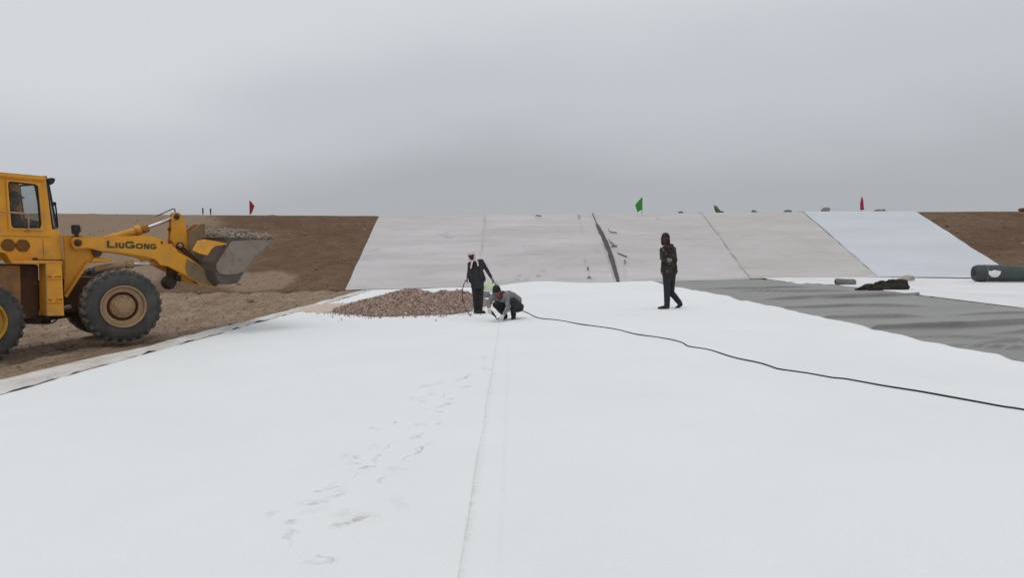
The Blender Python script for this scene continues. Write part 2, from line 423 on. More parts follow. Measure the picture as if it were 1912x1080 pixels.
# clothes and skin
M['skin'] = mottled('tanned_skin', (.20, .105, .072), (.16, .08, .056), 12, .6)
M['skin_dark'] = mottled('dark_red_face_cover', (.075, .022, .026), (.05, .018, .022), 30, .8)
M['scarf'] = mottled('pale_pink_scarf', (.64, .49, .51), (.71, .60, .60), 9, .85, 30, .3, .004)
M['jacket_navy'] = mottled('black_purple_jacket', (.026, .020, .027), (.046, .036, .044), 10, .85, 40, .3, .006)
M['apron'] = mottled('dark_green_apron', (.018, .024, .024), (.030, .036, .036), 10, .8, 30, .3, .006)
M['trousers_black'] = mottled('black_trousers', (.017, .017, .019), (.032, .031, .034), 8, .85, 30, .3, .006)
M['trousers_grey'] = mottled('dark_grey_trousers', (.018, .019, .023), (.028, .028, .032), 8, .85, 30, .3, .006)
M['shoe'] = mottled('black_shoe', (.014, .014, .014), (.035, .034, .032), 12, .7)
M['jacket_grey'] = mottled('grey_jacket', (.165, .165, .165), (.215, .213, .21), 7, .9, 40, .5, .006)
M['glove'] = mottled('white_work_glove', (.58, .57, .56), (.46, .45, .44), 14, .9, 50, .4, .004)
M['glove_grey'] = mottled('grey_work_glove', (.15, .145, .15), (.22, .21, .21), 14, .9)
M['hair'] = mottled('black_hair', (.010, .011, .008), (.018, .018, .013), 30, .7, 60, .5, .006)
M['hood'] = mottled('dark_maroon_hood', (.040, .026, .028), (.026, .018, .020), 14, .85, 40, .4, .006)
M['mask_maroon'] = mottled('maroon_mask', (.095, .035, .042), (.06, .025, .032), 14, .85)
M['collar_red'] = mottled('maroon_collar', (.16, .035, .042), (.11, .028, .034), 14, .85)
M['camo'] = mottled('camouflage_cloth', (.020, .017, .016), (.045, .036, .028), 8, .9, 40, .3, .006, lo=.46, hi=.52,
                    c3=(.16, .15, .125), s3=11, lo3=.60, hi3=.64, detail=3)

# ------------------------------------------------------------------ building helpers
def link(name, me, mat=None, parent=None, smooth=False):
    o = bpy.data.objects.new(name, me); C.objects.link(o)
    if mat is not None and not me.materials: me.materials.append(mat)
    if smooth:
        me.polygons.foreach_set('use_smooth', [True] * len(me.polygons))
    if parent is not None: o.parent = parent
    return o

def tag(o, label=None, cat=None, group=None, kind=None):
    if label: o['label'] = label
    if cat: o['category'] = cat
    if group: o['group'] = group
    if kind: o['kind'] = kind
    return o

def empty(name, loc):
    o = bpy.data.objects.new(name, None); o.location = loc; o.empty_display_size = .2
    C.objects.link(o); return o

def bm_obj(name, bm, mat, parent=None, org=None, smooth=False, auto=None):
    """org: world origin subtracted from the vertices (the parent's place)"""
    if org is not None:
        bmesh.ops.translate(bm, verts=bm.verts, vec=-Vector(org))
    bmesh.ops.recalc_face_normals(bm, faces=bm.faces)
    me = bpy.data.meshes.new(name); bm.to_mesh(me); bm.free()
    o = link(name, me, mat, parent, smooth)
    return o

def grid_obj(name, us, vs, fn, mat, smooth=True, thick=0.0):
    nu, nv = len(us), len(vs)
    vt = [fn(u, v) for v in vs for u in us]
    fc = [(j * nu + i, j * nu + i + 1, (j + 1) * nu + i + 1, (j + 1) * nu + i)
          for j in range(nv - 1) for i in range(nu - 1)]
    if thick:
        n0 = len(vt)
        vt += [(a[0], a[1], a[2] - thick) for a in vt]
        fc += [tuple(n0 + k for k in reversed(f)) for f in fc]
        ring = [i for i in range(nu)] + [j * nu + nu - 1 for j in range(1, nv)] + \
               [(nv - 1) * nu + i for i in range(nu - 2, -1, -1)] + [j * nu for j in range(nv - 2, 0, -1)]
        for k in range(len(ring)):
            a, b = ring[k], ring[(k + 1) % len(ring)]
            fc.append((a, n0 + a, n0 + b, b))
    me = bpy.data.meshes.new(name); me.from_pydata([tuple(v) for v in vt], [], fc); me.update()
    return link(name, me, mat, None, smooth)

def lin(a, b, step):
    n = max(2, int(round((b - a) / step)) + 1); return list(np.linspace(a, b, n))

def tube_bm(bm, pts, r, seg=8, caps=True):
    pts = [Vector(p) for p in pts]; rings = []
    up = Vector((0, 0, 1))
    for i, p in enumerate(pts):
        d = (pts[min(i + 1, len(pts) - 1)] - pts[max(i - 1, 0)]).normalized()
        a = d.cross(up)
        if a.length < 1e-3: a = d.cross(Vector((1, 0, 0)))
        a.normalize(); b = a.cross(d)
        rr = r[i] if isinstance(r, (list, tuple)) else r
        rings.append([bm.verts.new(p + (a * math.cos(t) + b * math.sin(t)) * rr)
                      for t in [2 * math.pi * k / seg for k in range(seg)]])
    for q, s in zip(rings, rings[1:]):
        for k in range(seg):
            bm.faces.new((q[k], q[(k + 1) % seg], s[(k + 1) % seg], s[k]))
    if caps:
        bm.faces.new(rings[0]); bm.faces.new(rings[-1])

def tube(name, pts, r, mat, parent=None, org=None, seg=8, smooth=True):
    bm = bmesh.new(); tube_bm(bm, pts, r, seg); return bm_obj(name, bm, mat, parent, org, smooth)

def smooth_path(pts, n=6):
    pts = [Vector(p) for p in pts]; o = []
    P = [pts[0]] + pts + [pts[-1]]
    for i in range(1, len(P) - 2):
        for k in range(n):
            t = k / n
            o.append(.5 * ((2 * P[i]) + (-P[i - 1] + P[i + 1]) * t + (2 * P[i - 1] - 5 * P[i] + 4 * P[i + 1] - P[i + 2]) * t * t
                           + (-P[i - 1] + 3 * P[i] - 3 * P[i + 1] + P[i + 2]) * t ** 3))
    o.append(pts[-1]); return o

def box_bm(bm, c, ax, ay, az, bev=0.0):
    """box from its centre and three half-axis vectors"""
    c = Vector(c); vs = []
    for sz in (-1, 1):
        for sx, sy in ((-1, -1), (1, -1), (1, 1), (-1, 1)):
            vs.append(bm.verts.new(c + Vector(ax) * sx + Vector(ay) * sy + Vector(az) * sz))
    fs = [(0, 1, 2, 3), (4, 5, 6, 7), (0, 1, 5, 4), (1, 2, 6, 5), (2, 3, 7, 6), (3, 0, 4, 7)]
    fcs = [bm.faces.new([vs[i] for i in f]) for f in fs]
    if bev:
        es = list({e for f in fcs for e in f.edges})
        bmesh.ops.bevel(bm, geom=es, offset=bev, segments=2, affect='EDGES')

def blob(name, c, r, mat, seed, parent=None, org=None, sub=3, amp=.25, freq=2.2, flat=True):
    bm = bmesh.new(); bmesh.ops.create_icosphere(bm, subdivisions=sub, radius=1)
    for v in bm.verts:
        k = 1 + amp * mnoise.noise(v.co * freq + Vector((seed, seed * 1.7, 0)))
        v.co = Vector((v.co.x * r[0], v.co.y * r[1], v.co.z * r[2])) * k
        if flat: v.co.z = max(v.co.z, -r[2] * .45)
        v.co += Vector(c)
    return bm_obj(name, bm, mat, parent, org, True)

# ================================================================== SETTING
def dirt_z(X, Y):
    b = base(X, Y)
    on = sstep(-6.75, -7.1, X) if X < 0 else 0
    z = b - .03
    if on:
        rut = 0
        for c, wd in ((-8.1, .35), (-10.0, .4), (-11.6, .35), (-13.4, .4)):
            cc = c + .35 * nz2(0, Y, .18, c) + .06 * (Y - 13)
            rut -= .055 * math.exp(-((X - cc) / wd) ** 2) - .03 * math.exp(-((abs(X - cc) - wd * 1.5) / .16) ** 2)
        z += on * (.025 + rut * 1.3 + .04 * nz2(X, Y * .5, .9, 1.5) + .035 * nz2(X * 1.4, Y * .8, 2.2, 2.5) + .022 * nz2(X, Y, 5.5, 5.5))
        # lugs of the tyre marks
        z += on * .012 * math.sin(Y * 9 + 4 * math.sin(X * 3)) * max(0, nz2(X, Y, .6, 9.9) + .2)
    elif X < -6.3:
        z += .012
    return z
xs = [-900, -500, -250, -120, -60, -35, -26] + lin(-22, -6.2, .11) + lin(-5.8, 22, .6) + [26, 35, 60, 120, 250, 500, 900]
ys = [-300, -120, -50, -20, -8, 0, 4] + lin(6, 31, .11) + [34, 38, 45, 60, 120, 300, 600, 1200]
g = grid_obj('ground', xs, ys, lambda x, y: (x, y, dirt_z(x, y)), M['dirt'])
tag(g, 'brown rutted dirt floor of the pit with tyre marks', None, None, 'structure')

def bank_pt(X, k):
    """k: 0..1 slope, 1..2 crest, 2..3 back slope"""
    if k <= 1:
        p = slope(X, k)
        a = .05 + .05 * sstep(20, 22, X)
        n = a * nz2(X * .6, p.y * 1.6, .9, 4) + .03 * nz2(X, p.y * 2.5, 2.4, 6)
        bare = sstep(-6.4, -7.0, X) + sstep(19.5, 20.8, X)
        p = p + SLOPE_N * ((n * 1.3 + .03 * nz2(X * 2.2, p.y * 1.4, 2.2, 16)) * bare * sstep(0, .06, k) * sstep(1.02, .93, k) - .04 * (1 - bare))
        if k == 0: p.z -= .12
        return p
    z1 = ztop(X)
    if k <= 2:
        return Vector((X, TOP_Y + 5 * (k - 1), z1 + (.05 * nz2(X, k * 5, 1.1, 7) + .03 * nz2(X, k, 3, 17) if k > 1 else 0)))
    return Vector((X, TOP_Y + 5 + 8 * (k - 2), z1 + (-3.9 - z1) * (k - 2) * .85))
bx_ = [-140, -90, -60, -42, -34] + lin(-30, -6, .14) + lin(-5.5, 19, .7) + lin(19.4, 32, .14) + [36, 45, 60, 90, 140]
bk = list(np.linspace(0, 1, 64)) + [1.08, 1.3, 1.6, 2.0, 2.5, 3.0]
e = grid_obj('embankment', bx_, bk, bank_pt, M['bank'])
tag(e, 'brown earth bank along the far side of the pit', None, None, 'structure')

# ------------------------------------------------------------------ geotextile panels on the slope
def slope_sheet(name, xt0, xt1, mat, label, seed, top=1.012, bot=0.0, lift=.02, e0=0.0, e1=0.0):
    def fn(s, t):
        w0 = .03 * nz2(0, t * 6, 1, seed) + .012 * nz2(0, t * 20, 1, seed + 1)
        w1 = .03 * nz2(3, t * 6, 1, seed) + .012 * nz2(3, t * 20, 1, seed + 1)
        X = (xt0 + w0 + e0 * (1 - t)) * (1 - s) + (xt1 + w1 + e1 * (1 - t)) * s
        if t <= 1: p = slope(X, t)
        else: p = Vector((X, TOP_Y + (t - 1) * 60, ztop(X) + .012))
        edge = max(sstep(.012, 0, s), sstep(.988, 1, s))
        n = .022 * nz2(X * .35, p.y, 1.5, seed) + .010 * nz2(X * .8, p.y * 1.5, 3.0, seed + 4)
        p = p + SLOPE_N * (lift + n * sstep(0, .05, t) * (.4 if t > .96 else 1) + .02 * edge * (1 + nz2(0, t * 9, 1, seed + 2)))
        return p
    us = [0, .006, .012] + lin(.03, .97, .016) + [.988, .994, 1]
    ts = lin(bot, .97, .011) + [.98, .99, 1.0, top, top + .05]
    o = grid_obj(name, us, ts, fn, mat, True, .012)
    return tag(o, label, 'ground sheet', 'dusty sheets laid down the bank')

XT = [PY(p, 400, TOP_Y).x for p in (708, 905, 1107, 1310, 1500, 1707)]
slope_sheet('slope_sheet', XT[0], XT[1] + .05, M['slope_old'], 'dusty pink-grey sheet on the bank whose left edge meets bare brown soil', 11, lift=.018)
slope_sheet('slope_sheet', XT[1], XT[2] + .04, M['slope_old'], 'dusty pink-grey sheet on the bank just left of the long dark strip', 23, lift=.034, e1=.0)
slope_sheet('slope_sheet', XT[2] - .04, XT[3] + .05, M['slope_old'], 'dusty grey sheet on the bank right of the dark strip, littered with black scraps', 37, lift=.018)
slope_sheet('slope_sheet', XT[3], XT[4] + .04, M['slope_tan'], 'tan-tinted dusty sheet on the bank beside the clean bluish white one', 41, lift=.034)
slope_sheet('slope_sheet', XT[4], XT[5], M['slope_new'], 'clean bluish white sheet on the bank beside the bare brown soil at right', 53, lift=.05)

# dark strip laid in the gap between two panels
_sp = [(1106, 400, 1.2), (1110, 410, 1.3), (1113.5, 419, 1.6), (1115.5, 423, 5.5), (1119, 430, 7.5), (1123, 438, 8), (1129, 450, 7.5), (1133.5, 461, 8.5), (1138, 472, 7.5),
       (1142, 485, 8.5), (1145.5, 497, 8), (1148.5, 508, 7), (1152, 520, 7), (1155, 532, 5)]
_sq = []
for a_, b_, w_ in _sp:
    X_, t_ = S(a_, b_); p_ = slope(X_, t_); _sq.append((t_, X_, w_ * p_.y / F_PX))
_sq.sort()
def strip_fn(s, t):
    X = float(np.interp(t, [q[0] for q in _sq], [q[1] for q in _sq])); wd = float(np.interp(t, [q[0] for q in _sq], [q[2] for q in _sq]))
    wd *= 1 + .35 * nz2(1, t * 26, 1, 5)
    X += (s - .5) * wd + .012 * nz2(0, t * 14, 1, 5)
    p = slope(X, t)
    return p + SLOPE_N * (.066 + .035 * math.sin(s * math.pi) + .014 * nz2(s * 3, t * 40, 1, 2))
o = grid_obj('membrane_strip', lin(0, 1, .14), lin(max(0.004, _sq[0][0]), min(1, _sq[-1][0]), .008), strip_fn, M['dark_strip'], True, .012)
tag(o, 'long narrow dark strip running down the bank between two dusty sheets', 'membrane strip')

def scrap(pxs, wpx, label, seed, mat='black_membrane'):
    pts = []
    for a, b in pxs:
        X, t = S(a, b); pts.append(slope(X, t) + SLOPE_N * .06)
    pts = smooth_path(pts, 5); wd = wpx / 40.0
    us = [0, .5, 1]
    def fn(u, k):
        i = min(int(k), len(pts) - 1); p = pts[i]
        taper = .35 + .65 * math.sin(math.pi * (k + .5) / len(pts))
        q = p + Vector((.12, .92, .36)) * (wd * (u - .5) * taper) + SLOPE_N * (.05 * abs(u - .5) + .02 * nz2(k, u * 3, .7, seed))
        return q
    o = grid_obj('membrane_scrap', us, list(range(len(pts))), fn, M[mat], True, .008)
    return tag(o, label, 'scrap', 'scraps of black membrane on the bank')
scrap([(1135, 431), (1141, 436), (1152, 437)], 2.6, 'thin curved black scrap, topmost of those right of the dark strip', 1)
scrap([(1136, 449), (1140, 455), (1146, 459)], 4, 'short slanting black scrap above a flat one right of the dark strip', 2)
scrap([(1141, 462), (1146, 462), (1152, 462)], 5, 'small flat black scrap lying level right of the dark strip', 3)
scrap([(1152, 475), (1159, 478), (1164, 480), (1171, 483)], 3.5, 'jagged black scrap stretched across the bank, second lowest right of the dark strip', 4)
scrap([(1165, 489), (1168, 492), (1165, 496)], 5.5, 'crumpled black scrap, lowest of those right of the dark strip', 5)
scrap([(1080, 402), (1081, 407), (1080, 411)], 3.5, 'small black scrap at the crest just left of the dark strip', 6)
scrap([(1096, 503), (1099, 505), (1097, 508)], 3.5, 'tiny black scrap low on the bank left of the dark strip foot', 7)
scrap([(1096, 523), (1100, 520), (1103, 523)], 2.6, 'little bent black scrap at the foot of the bank, lowest left of the dark strip', 8)
scrap([(1000, 405), (1005, 405), (1011, 406)], 2.5, 'thin black scrap near the crest midway between woman and dark strip', 9)

# ------------------------------------------------------------------ floor sheets
def edge_left(Y):   # edge of the white sheet beside the dirt
    e = np.interp(Y, [-5, 9, 11.7, 16.2, 21.9, 28, 30], [-6.45, -6.22, -6.15, -5.93, -5.68, -5.5, -5.45])
    return float(e) + .05 * nz2(0, Y, .9, 1) + .03 * nz2(0, Y, 2.6, 2)
_er = sorted([(p.y, p.x) for p in (G(*q) for q in ((1246, 537), (1290, 545), (1340, 554), (1385, 565), (1430, 575.5), (1500, 590.5), (1560, 604.5), (1600, 613), (1640, 625),
        (1690, 637), (1740, 648), (1790, 659), (1830, 666), (1860, 672), (1890, 684), (1925, 690), (1990, 706), (2100, 740)))])
def edge_right(Y):
    e = np.interp(Y, [-6, 3] + [q[0] for q in _er], [6.9, 6.9] + [q[1] for q in _er])
    return float(e) + .035 * nz2(0, Y, 1.4, 12)

def hump(X, Y):
    return sstep(25.5, 28.6, Y) * (.13 * math.exp(-((X - 1.1) / 1.3) ** 2) + .03 * math.exp(-((X - 4.3) / 1.2) ** 2)
                                   + .02 * nz2(X, Y, .8, 3))

def wl(u, Y):
    x0 = edge_left(Y) - .3; X = x0 + (-.07 - x0) * u
    z = base(X, Y) + .018 + hump(X, Y)
    z += .006 * nz2(X * .4, Y, 1.6, 21)
    return (X, Y, z)
YS = lin(-6, 2.5, .5) + lin(2.7, 29.25, .1)
o = grid_obj('geotextile_sheet', [0, .004, .01, .02, .035, .05] + lin(.07, 1, .022), YS, wl, M['white_left'], True, .008)
tag(o, 'large white floor sheet with footprints, left of the seam beside the loader', 'ground sheet', 'white sheets on the pit floor')
def wr_(u, Y):
    x1 = edge_right(Y); x0 = -.27 + .012 * nz2(0, Y, .8, 31) + .008 * (Y - 10) * .1; X = x0 + (x1 - x0) * u
    z = base(X, Y) + .018 + .016 * sstep(0, .05, u) + .005 + hump(X, Y) + .006 * nz2(X * .4, Y, 1.6, 22)
    z += .004 * sstep(.012, 0, u) + .006 * math.exp(-((X + .03) / .045) ** 2)
    ed = sstep(.965, 1, u)
    z += ed * (.03 + .035 * nz2(0, Y, .8, 15) + .02 * nz2(0, Y, 2.1, 16))
    # slack folds across the sheet
    z += .012 * math.exp(-((Y - 21 - .25 * X + .4 * nz2(X, 0, .5, 2)) / .25) ** 2) * sstep(0, 3, X)
    return (X, Y, z)
o = grid_obj('geotextile_sheet', [0, .003, .007, .012, .02, .03, .04, .05, .06] + lin(.08, .96, .02) + [.965, .975, .985, .992, 1], YS, wr_, M['white_right'], True, .009)
tag(o, 'large clean white floor sheet right of the seam, crossed by the long black cable', 'ground sheet', 'white sheets on the pit floor')

# muddy strip along the left edge, with a dark strip added as its shade
def edge_lift(Y):
    return max(-.012, .004 + .045 * nz2(0, Y, .9, 41) + .03 * nz2(0, Y, 2.3, 42) + .012 * nz2(0, Y, 6, 49)) * (1 - .35 * sstep(14, 24, Y))
def st(u, Y):
    x1 = edge_left(Y) + .05 * nz2(2, Y, 1.7, 47)
    x0 = np.interp(Y, [-5, 10.4, 12.7, 17, 22.8, 29], [-7.3, -7.05, -6.72, -6.36, -6.05, -5.9]) + .12 * nz2(1, Y, .8, 43) + .05 * nz2(1, Y, 2.2, 44)
    X = x0 + (x1 - x0) * u
    z = base(X, Y) + .03 + .016 * nz2(X, Y, 2.2, 45) - .045 * sstep(.18, 0, u) + .045 * math.sin(u * math.pi) * (.7 + .6 * nz2(0, Y, .5, 46))
    z += edge_lift(Y) * sstep(.72, 1, u)
    return (X, Y, z)
o = grid_obj('geotextile_strip', lin(0, .9, .07) + [.93, .96, .98, 1], lin(-4, 28.5, .06), st, M['strip'], True, .006)
tag(o, 'muddy grey strip of sheet between the dirt and the white floor sheet', 'ground sheet')
def ul(u, Y):
    X = edge_left(Y) - .16 + .13 * u + .05 * nz2(2, Y, 1.7, 47) * u
    return (X, Y, base(X, Y) + .022 + .012 * nz2(0, Y, .8, 48) * u)
o = grid_obj('membrane_underlay', [0, .5, 1], lin(-4, 28.8, .1), ul, M['dark_strip'], True)  # no real underlay: dark strip added as the shade under the muddy strip edge
tag(o, 'dark strip added for the shade in the gap under the wavy edge of the muddy strip', 'membrane')

# grey membrane on the right, with folds along X
FOLDS = []
for pts, h, wd in (([(1470, 577), (1600, 573), (1700, 574)], .030, .06), ([(1520, 596), (1600, 595), (1695, 594)], .045, .055),
                   ([(1590, 617), (1700, 615), (1790, 613), (1912, 606), (2040, 600)], .075, .075),
                   ([(1560, 558), (1660, 555), (1765, 549), (1780, 552)], .06, .09), ([(1440, 561), (1540, 557), (1640, 555)], .035, .07),
                   ([(1790, 648), (1850, 651), (1912, 655)], .04, .045), ([(1850, 643), (1890, 640), (1930, 642)], .035, .05),
                   ([(1800, 590), (1870, 588), (1930, 586)], .02, .07), ([(1400, 545), (1480, 546), (1560, 545)], .035, .08),
                   ([(1700, 632), (1760, 631), (1830, 633)], .018, .05), ([(1890, 626), (1912, 622), (1960, 618)], .03, .04),
                   ([(1330, 541), (1420, 540), (1500, 538)], .03, .08)):
    q = [G(*p) for p in pts]; FOLDS.append(([p.x for p in q], [p.y for p in q], h, wd))
BACK_EDGE = [G(a, b) for a, b in ((1488, 529.5), (1560, 533), (1640, 541), (1700, 546), (1725, 550), (1762, 551), (1776, 556.5), (1830, 559), (1870, 563),
                                  (1890, 567.5), (1912, 568.5), (1990, 584), (2100, 600))]
bxs = [p.x for p in BACK_EDGE]; bys = [p.y for p in BACK_EDGE]
def gm_end(X):
    if X < bxs[0] - .3: return TOE_Y
    e = float(np.interp(X, bxs, bys)) + .05 * nz2(X, 0, 1.3, 61) + .03 * nz2(X, 0, 3.2, 64)
    return TOE_Y + (e - TOE_Y) * sstep(bxs[0] - .3, bxs[0] + .2, X)
GM_OFF = []
def gm(u, v):
    Y = 7 + v * 22.6
    x0 = edge_right(min(Y, 29)) - .45; X = x0 + (26 - x0) * u
    yend = gm_end(X); GM_OFF.append(Y > yend + .02); Y = min(Y, yend)
    z = base(X, Y) + .008 + .012 * nz2(X * .5, Y, 1.1, 51) + .010 * nz2(X * .25, Y, 3, 52)
    er = edge_right(min(Y, 29))
    vis = sstep(er - .02, er + .25, X)
    z -= .03 * (1 - vis)
    if X > bxs[0] - .3: z += sstep(-1.0, -.1, Y - yend) * (.035 + .02 * nz2(X, 3, 1.6, 65))
    ysh = 0
    if vis > 0:
        for fx, fy, h, wd in FOLDS:
            if fx[0] - .8 < X < fx[-1] + .8:
                yy = float(np.interp(X, fx, fy)) + .05 * nz2(X, yy0(fy), .9, 66); f = sstep(fx[0] - .8, fx[0] + .4, X) * sstep(fx[-1] + .8, fx[-1] - .4, X)
                d = Y - yy
                if abs(d) < 1.2: q = f * (.04 + h * .95) * math.exp(-(d / (.028 if d < 0 else .09 + wd)) ** 2) * vis * (1 + .5 * nz2(X, 7, 1.5, 67)); z += q; ysh += q * .55
    return (X, Y - ysh, z)
def yy0(fy): return fy[0]
o = grid_obj('geomembrane_sheet', lin(0, .6, .008) + lin(.62, 1, .03), lin(0, 1, .0009), gm, M['membrane'], True)
bm = bmesh.new(); bm.from_mesh(o.data); bm.verts.ensure_lookup_table()
bmesh.ops.delete(bm, geom=[v for v, k in zip(bm.verts, GM_OFF) if k], context='VERTS')
bm.to_mesh(o.data); bm.free()
tag(o, 'wide grey wrinkled membrane on the pit floor right of the white sheets', 'ground sheet')

# white sheet on the floor in the back right corner, over the membrane
bxs = [p.x for p in BACK_EDGE]; bys = [p.y for p in BACK_EDGE]
def wb(u, v):
    X = bxs[0] - .1 + (25 - bxs[0]) * u
    y0 = float(np.interp(X, bxs, bys)) - .5
    y1 = TOE_Y + .12
    if y0 > y1 - .05: y0 = y1 - .05
    Y = y0 + (y1 - y0) * v
    z = base(X, Y) + .012 + .012 * sstep(.1, .3, v) + .008 * nz2(X, Y, 1.2, 63) * sstep(.1, .3, v)
    if v > .9: z += .03 * (v - .9) * 10
    return (X, Y, z)
o = grid_obj('geotextile_sheet', lin(0, 1, .007), [0, .01, .025, .05, .075, .1] + lin(.15, 1, .05), wb, M['white_back'], True, .008)
tag(o, 'off-white floor sheet at the foot of the bank, under the dark tarpaulin heap', 'ground sheet', 'white sheets on the pit floor')
def wb2(u, v):
    X = 14.2 + 10.5 * u
    y1 = TOE_Y + .10; y0 = y1 - np.interp(X, [14.2, 15.2, 17, 19, 25], [.02, .35, .8, 1.3, 2.0]) - .04 * nz2(X, 0, 1.1, 71)
    Y = y0 + (y1 - y0) * v
    return (X, Y, base(X, Y) + .062 + .05 * sstep(.12, 0, v) * (1 + .5 * nz2(X, 1, 1, 72)) + (.04 * (v - .9) * 10 if v > .9 else 0))
o = grid_obj('geotextile_sheet', lin(0, 1, .02), [0, .02, .05, .08, .12] + lin(.2, 1, .1), wb2, M['white_right'], True, .01)
tag(o, 'narrow bright white floor sheet running under the big membrane roll', 'ground sheet', 'white sheets on the pit floor')

# ------------------------------------------------------------------ gravel heap with sand
CONES = [(-2.75, 20.0, .56, 1.75), (-1.95, 20.6, .44, 1.3), (-3.55, 19.9, .36, 1.3), (-2.3, 19.3, .34, 1.35), (-1.6, 21.3, .40, .98),
         (-4.0, 20.6, .14, .7), (-3.2, 20.9, .4, 1.4), (-3.85, 19.1, .16, .72), (-3.0, 18.7, .16, 1.0)]
def heap(X, Y):
    h = 0
    for cx, cy, hh, rr in CONES:
        d = math.hypot(X - cx, (Y - cy)) / rr
        h = max(h, hh * (1 - d)) if d < 1 else h
    return h + (.05 * nz2(X, Y, 1.6, 9) + .025 * nz2(X, Y, 4, 19) if h > .02 else 0)
def heap_s(X, Y):
    return sum(heap(X + dx, Y + dy) for dx, dy in ((0, 0), (.12, 0), (-.12, 0), (0, .12), (0, -.12))) / 5
def stones_mesh(name, pts, mat, parent=None):
    """pts: (x,y,z,size); every stone an irregular hull of its own, all joined"""
    t = (1 + 5 ** .5) / 2
    ico = np.array([(-1, t, 0), (1, t, 0), (-1, -t, 0), (1, -t, 0), (0, -1, t), (0, 1, t), (0, -1, -t), (0, 1, -t), (t, 0, -1), (t, 0, 1), (-t, 0, -1), (-t, 0, 1)]) / 1.9
    fa = np.array([(0, 11, 5), (0, 5, 1), (0, 1, 7), (0, 7, 10), (0, 10, 11), (1, 5, 9), (5, 11, 4), (11, 10, 2), (10, 7, 6), (7, 1, 8),
                   (3, 9, 4), (3, 4, 2), (3, 2, 6), (3, 6, 8), (3, 8, 9), (4, 9, 5), (2, 4, 11), (6, 2, 10), (8, 6, 7), (9, 8, 1)])
    rg = np.random.default_rng(len(pts)); V = []; Fc = []
    for i, (x, y, z, s) in enumerate(pts):
        q = rg.normal(size=4); q /= np.linalg.norm(q); a, b, c, d = q
        Rm = np.array([[1 - 2 * (c * c + d * d), 2 * (b * c - a * d), 2 * (b * d + a * c)], [2 * (b * c + a * d), 1 - 2 * (b * b + d * d), 2 * (c * d - a * b)],
                       [2 * (b * d - a * c), 2 * (c * d + a * b), 1 - 2 * (b * b + c * c)]])
        v = ico * (1 + rg.uniform(-.28, .28, (12, 1))) * np.array([1, rg.uniform(.6, 1), rg.uniform(.5, .8)])
        V.append((v @ Rm.T) * s + np.array([x, y, z])); Fc.append(fa + 12 * i)
    V = np.concatenate(V); Fc = np.concatenate(Fc)
    me = bpy.data.meshes.new(name); me.from_pydata(V.tolist(), [], Fc.tolist()); me.update()
    return link(name, me, mat, parent)
P_ = []
gr = random.Random(5)
n_try = 0
while len(P_) < 15000 and n_try < 90000:
    n_try += 1
    X = gr.uniform(-5.2, -.4); Y = gr.uniform(17.5, 22.8); h = heap_s(X, Y)
    if h > .02:
        s = gr.choice((.013, .016, .019, .023, .028, .034, .042)) * gr.uniform(.8, 1.2)
        P_.append((X, Y, base(X, Y) + .035 + h + s * gr.uniform(-.3, .35), s))
# thin fringe and strays
for _ in range(900):
    cx, cy, hh, rr = gr.choice(CONES); a = gr.uniform(0, 6.283); d = rr * (1 + abs(gr.gauss(0, .22)))
    X, Y = cx + d * math.cos(a), cy + d * math.sin(a)
    if heap_s(X, Y) < .03:
        s = gr.uniform(.010, .028); P_.append((X, Y, base(X, Y) + .03 + s * .5, s))
for px, py in ((688, 597), (711, 596), (776, 595), (814, 601), (733, 593), (640, 576), (618, 580), (627, 585), (600, 580), (856, 582), (700, 592), (660, 590),
               (612, 562), (622, 565), (634, 562), (640, 567), (650, 558), (856, 567), (862, 566), (850, 568)):
    p = G(px, py); s = gr.uniform(.022, .034); P_.append((p.x, p.y, p.z + .02 + s * .5, s))
gv = stones_mesh('gravel_heap', P_, M['gravel'])
tag(gv, 'heap of brown crushed stone dumped on the white sheet by the woman', 'gravel', None, 'stuff')
core = grid_obj('gravel_core', lin(-5.2, -.4, .08), lin(17.5, 23, .08),
                lambda x, y: (x, y, base(x, y) + (heap_s(x, y) + .02 if heap_s(x, y) > .02 else -.05)), M['gravel'], False)
core.parent = gv; core['kind'] = 'stuff'

def sand_spill(cx, cy, rx, ry, seed):
    def fn(u, v):
        a = u * 2 * math.pi; r = v * (1 + .35 * nz2(math.cos(a), math.sin(a), 1.3, seed) + .16 * nz2(math.cos(a), math.sin(a), 4, seed + 1))
        X = cx + rx * r * math.cos(a); Y = cy + ry * r * math.sin(a)
        return (X, Y, base(X, Y) + .052 + .012 * (1 - v) - .03 * v ** 4 + .018 * nz2(X, Y, 3, seed + 2))
    return grid_obj('sand', lin(0, 1, .01), lin(0.02, 1, .07), fn, M['sand'])
q = G(622, 576); tag(sand_spill(q.x, q.y, 1.05, 1.5, 81), 'pale tan sand spilled on the sheet at the left end of the gravel heap', 'sand', None, 'stuff')
q = G(866, 572); tag(sand_spill(q.x, q.y, .62, 1.3, 91), 'pale tan sand spilled between the gravel heap and the standing woman', 'sand', None, 'stuff')
q = G(740, 583); tag(sand_spill(q.x, q.y + .3, 1.5, .55, 95), 'narrow dusting of pale sand along the front of the gravel heap', 'sand', None, 'stuff')

# clods on the dirt
for px, py, r, lab in ((466, 566, (.13, .10, .09), 'pale dirt clod lying alone on the dirt beyond the loader bucket'),
                       (112, 650, (.09, .07, .05), 'dark dirt clod on the dirt between the loader wheels')):
    p = G(px, py, -.02)
    o = blob('dirt_clod', (p.x, p.y, dirt_z(p.x, p.y) + .03), r, M['dirt'], px, sub=3, amp=.5)
    tag(o, lab, 'clod', 'clods on the dirt')

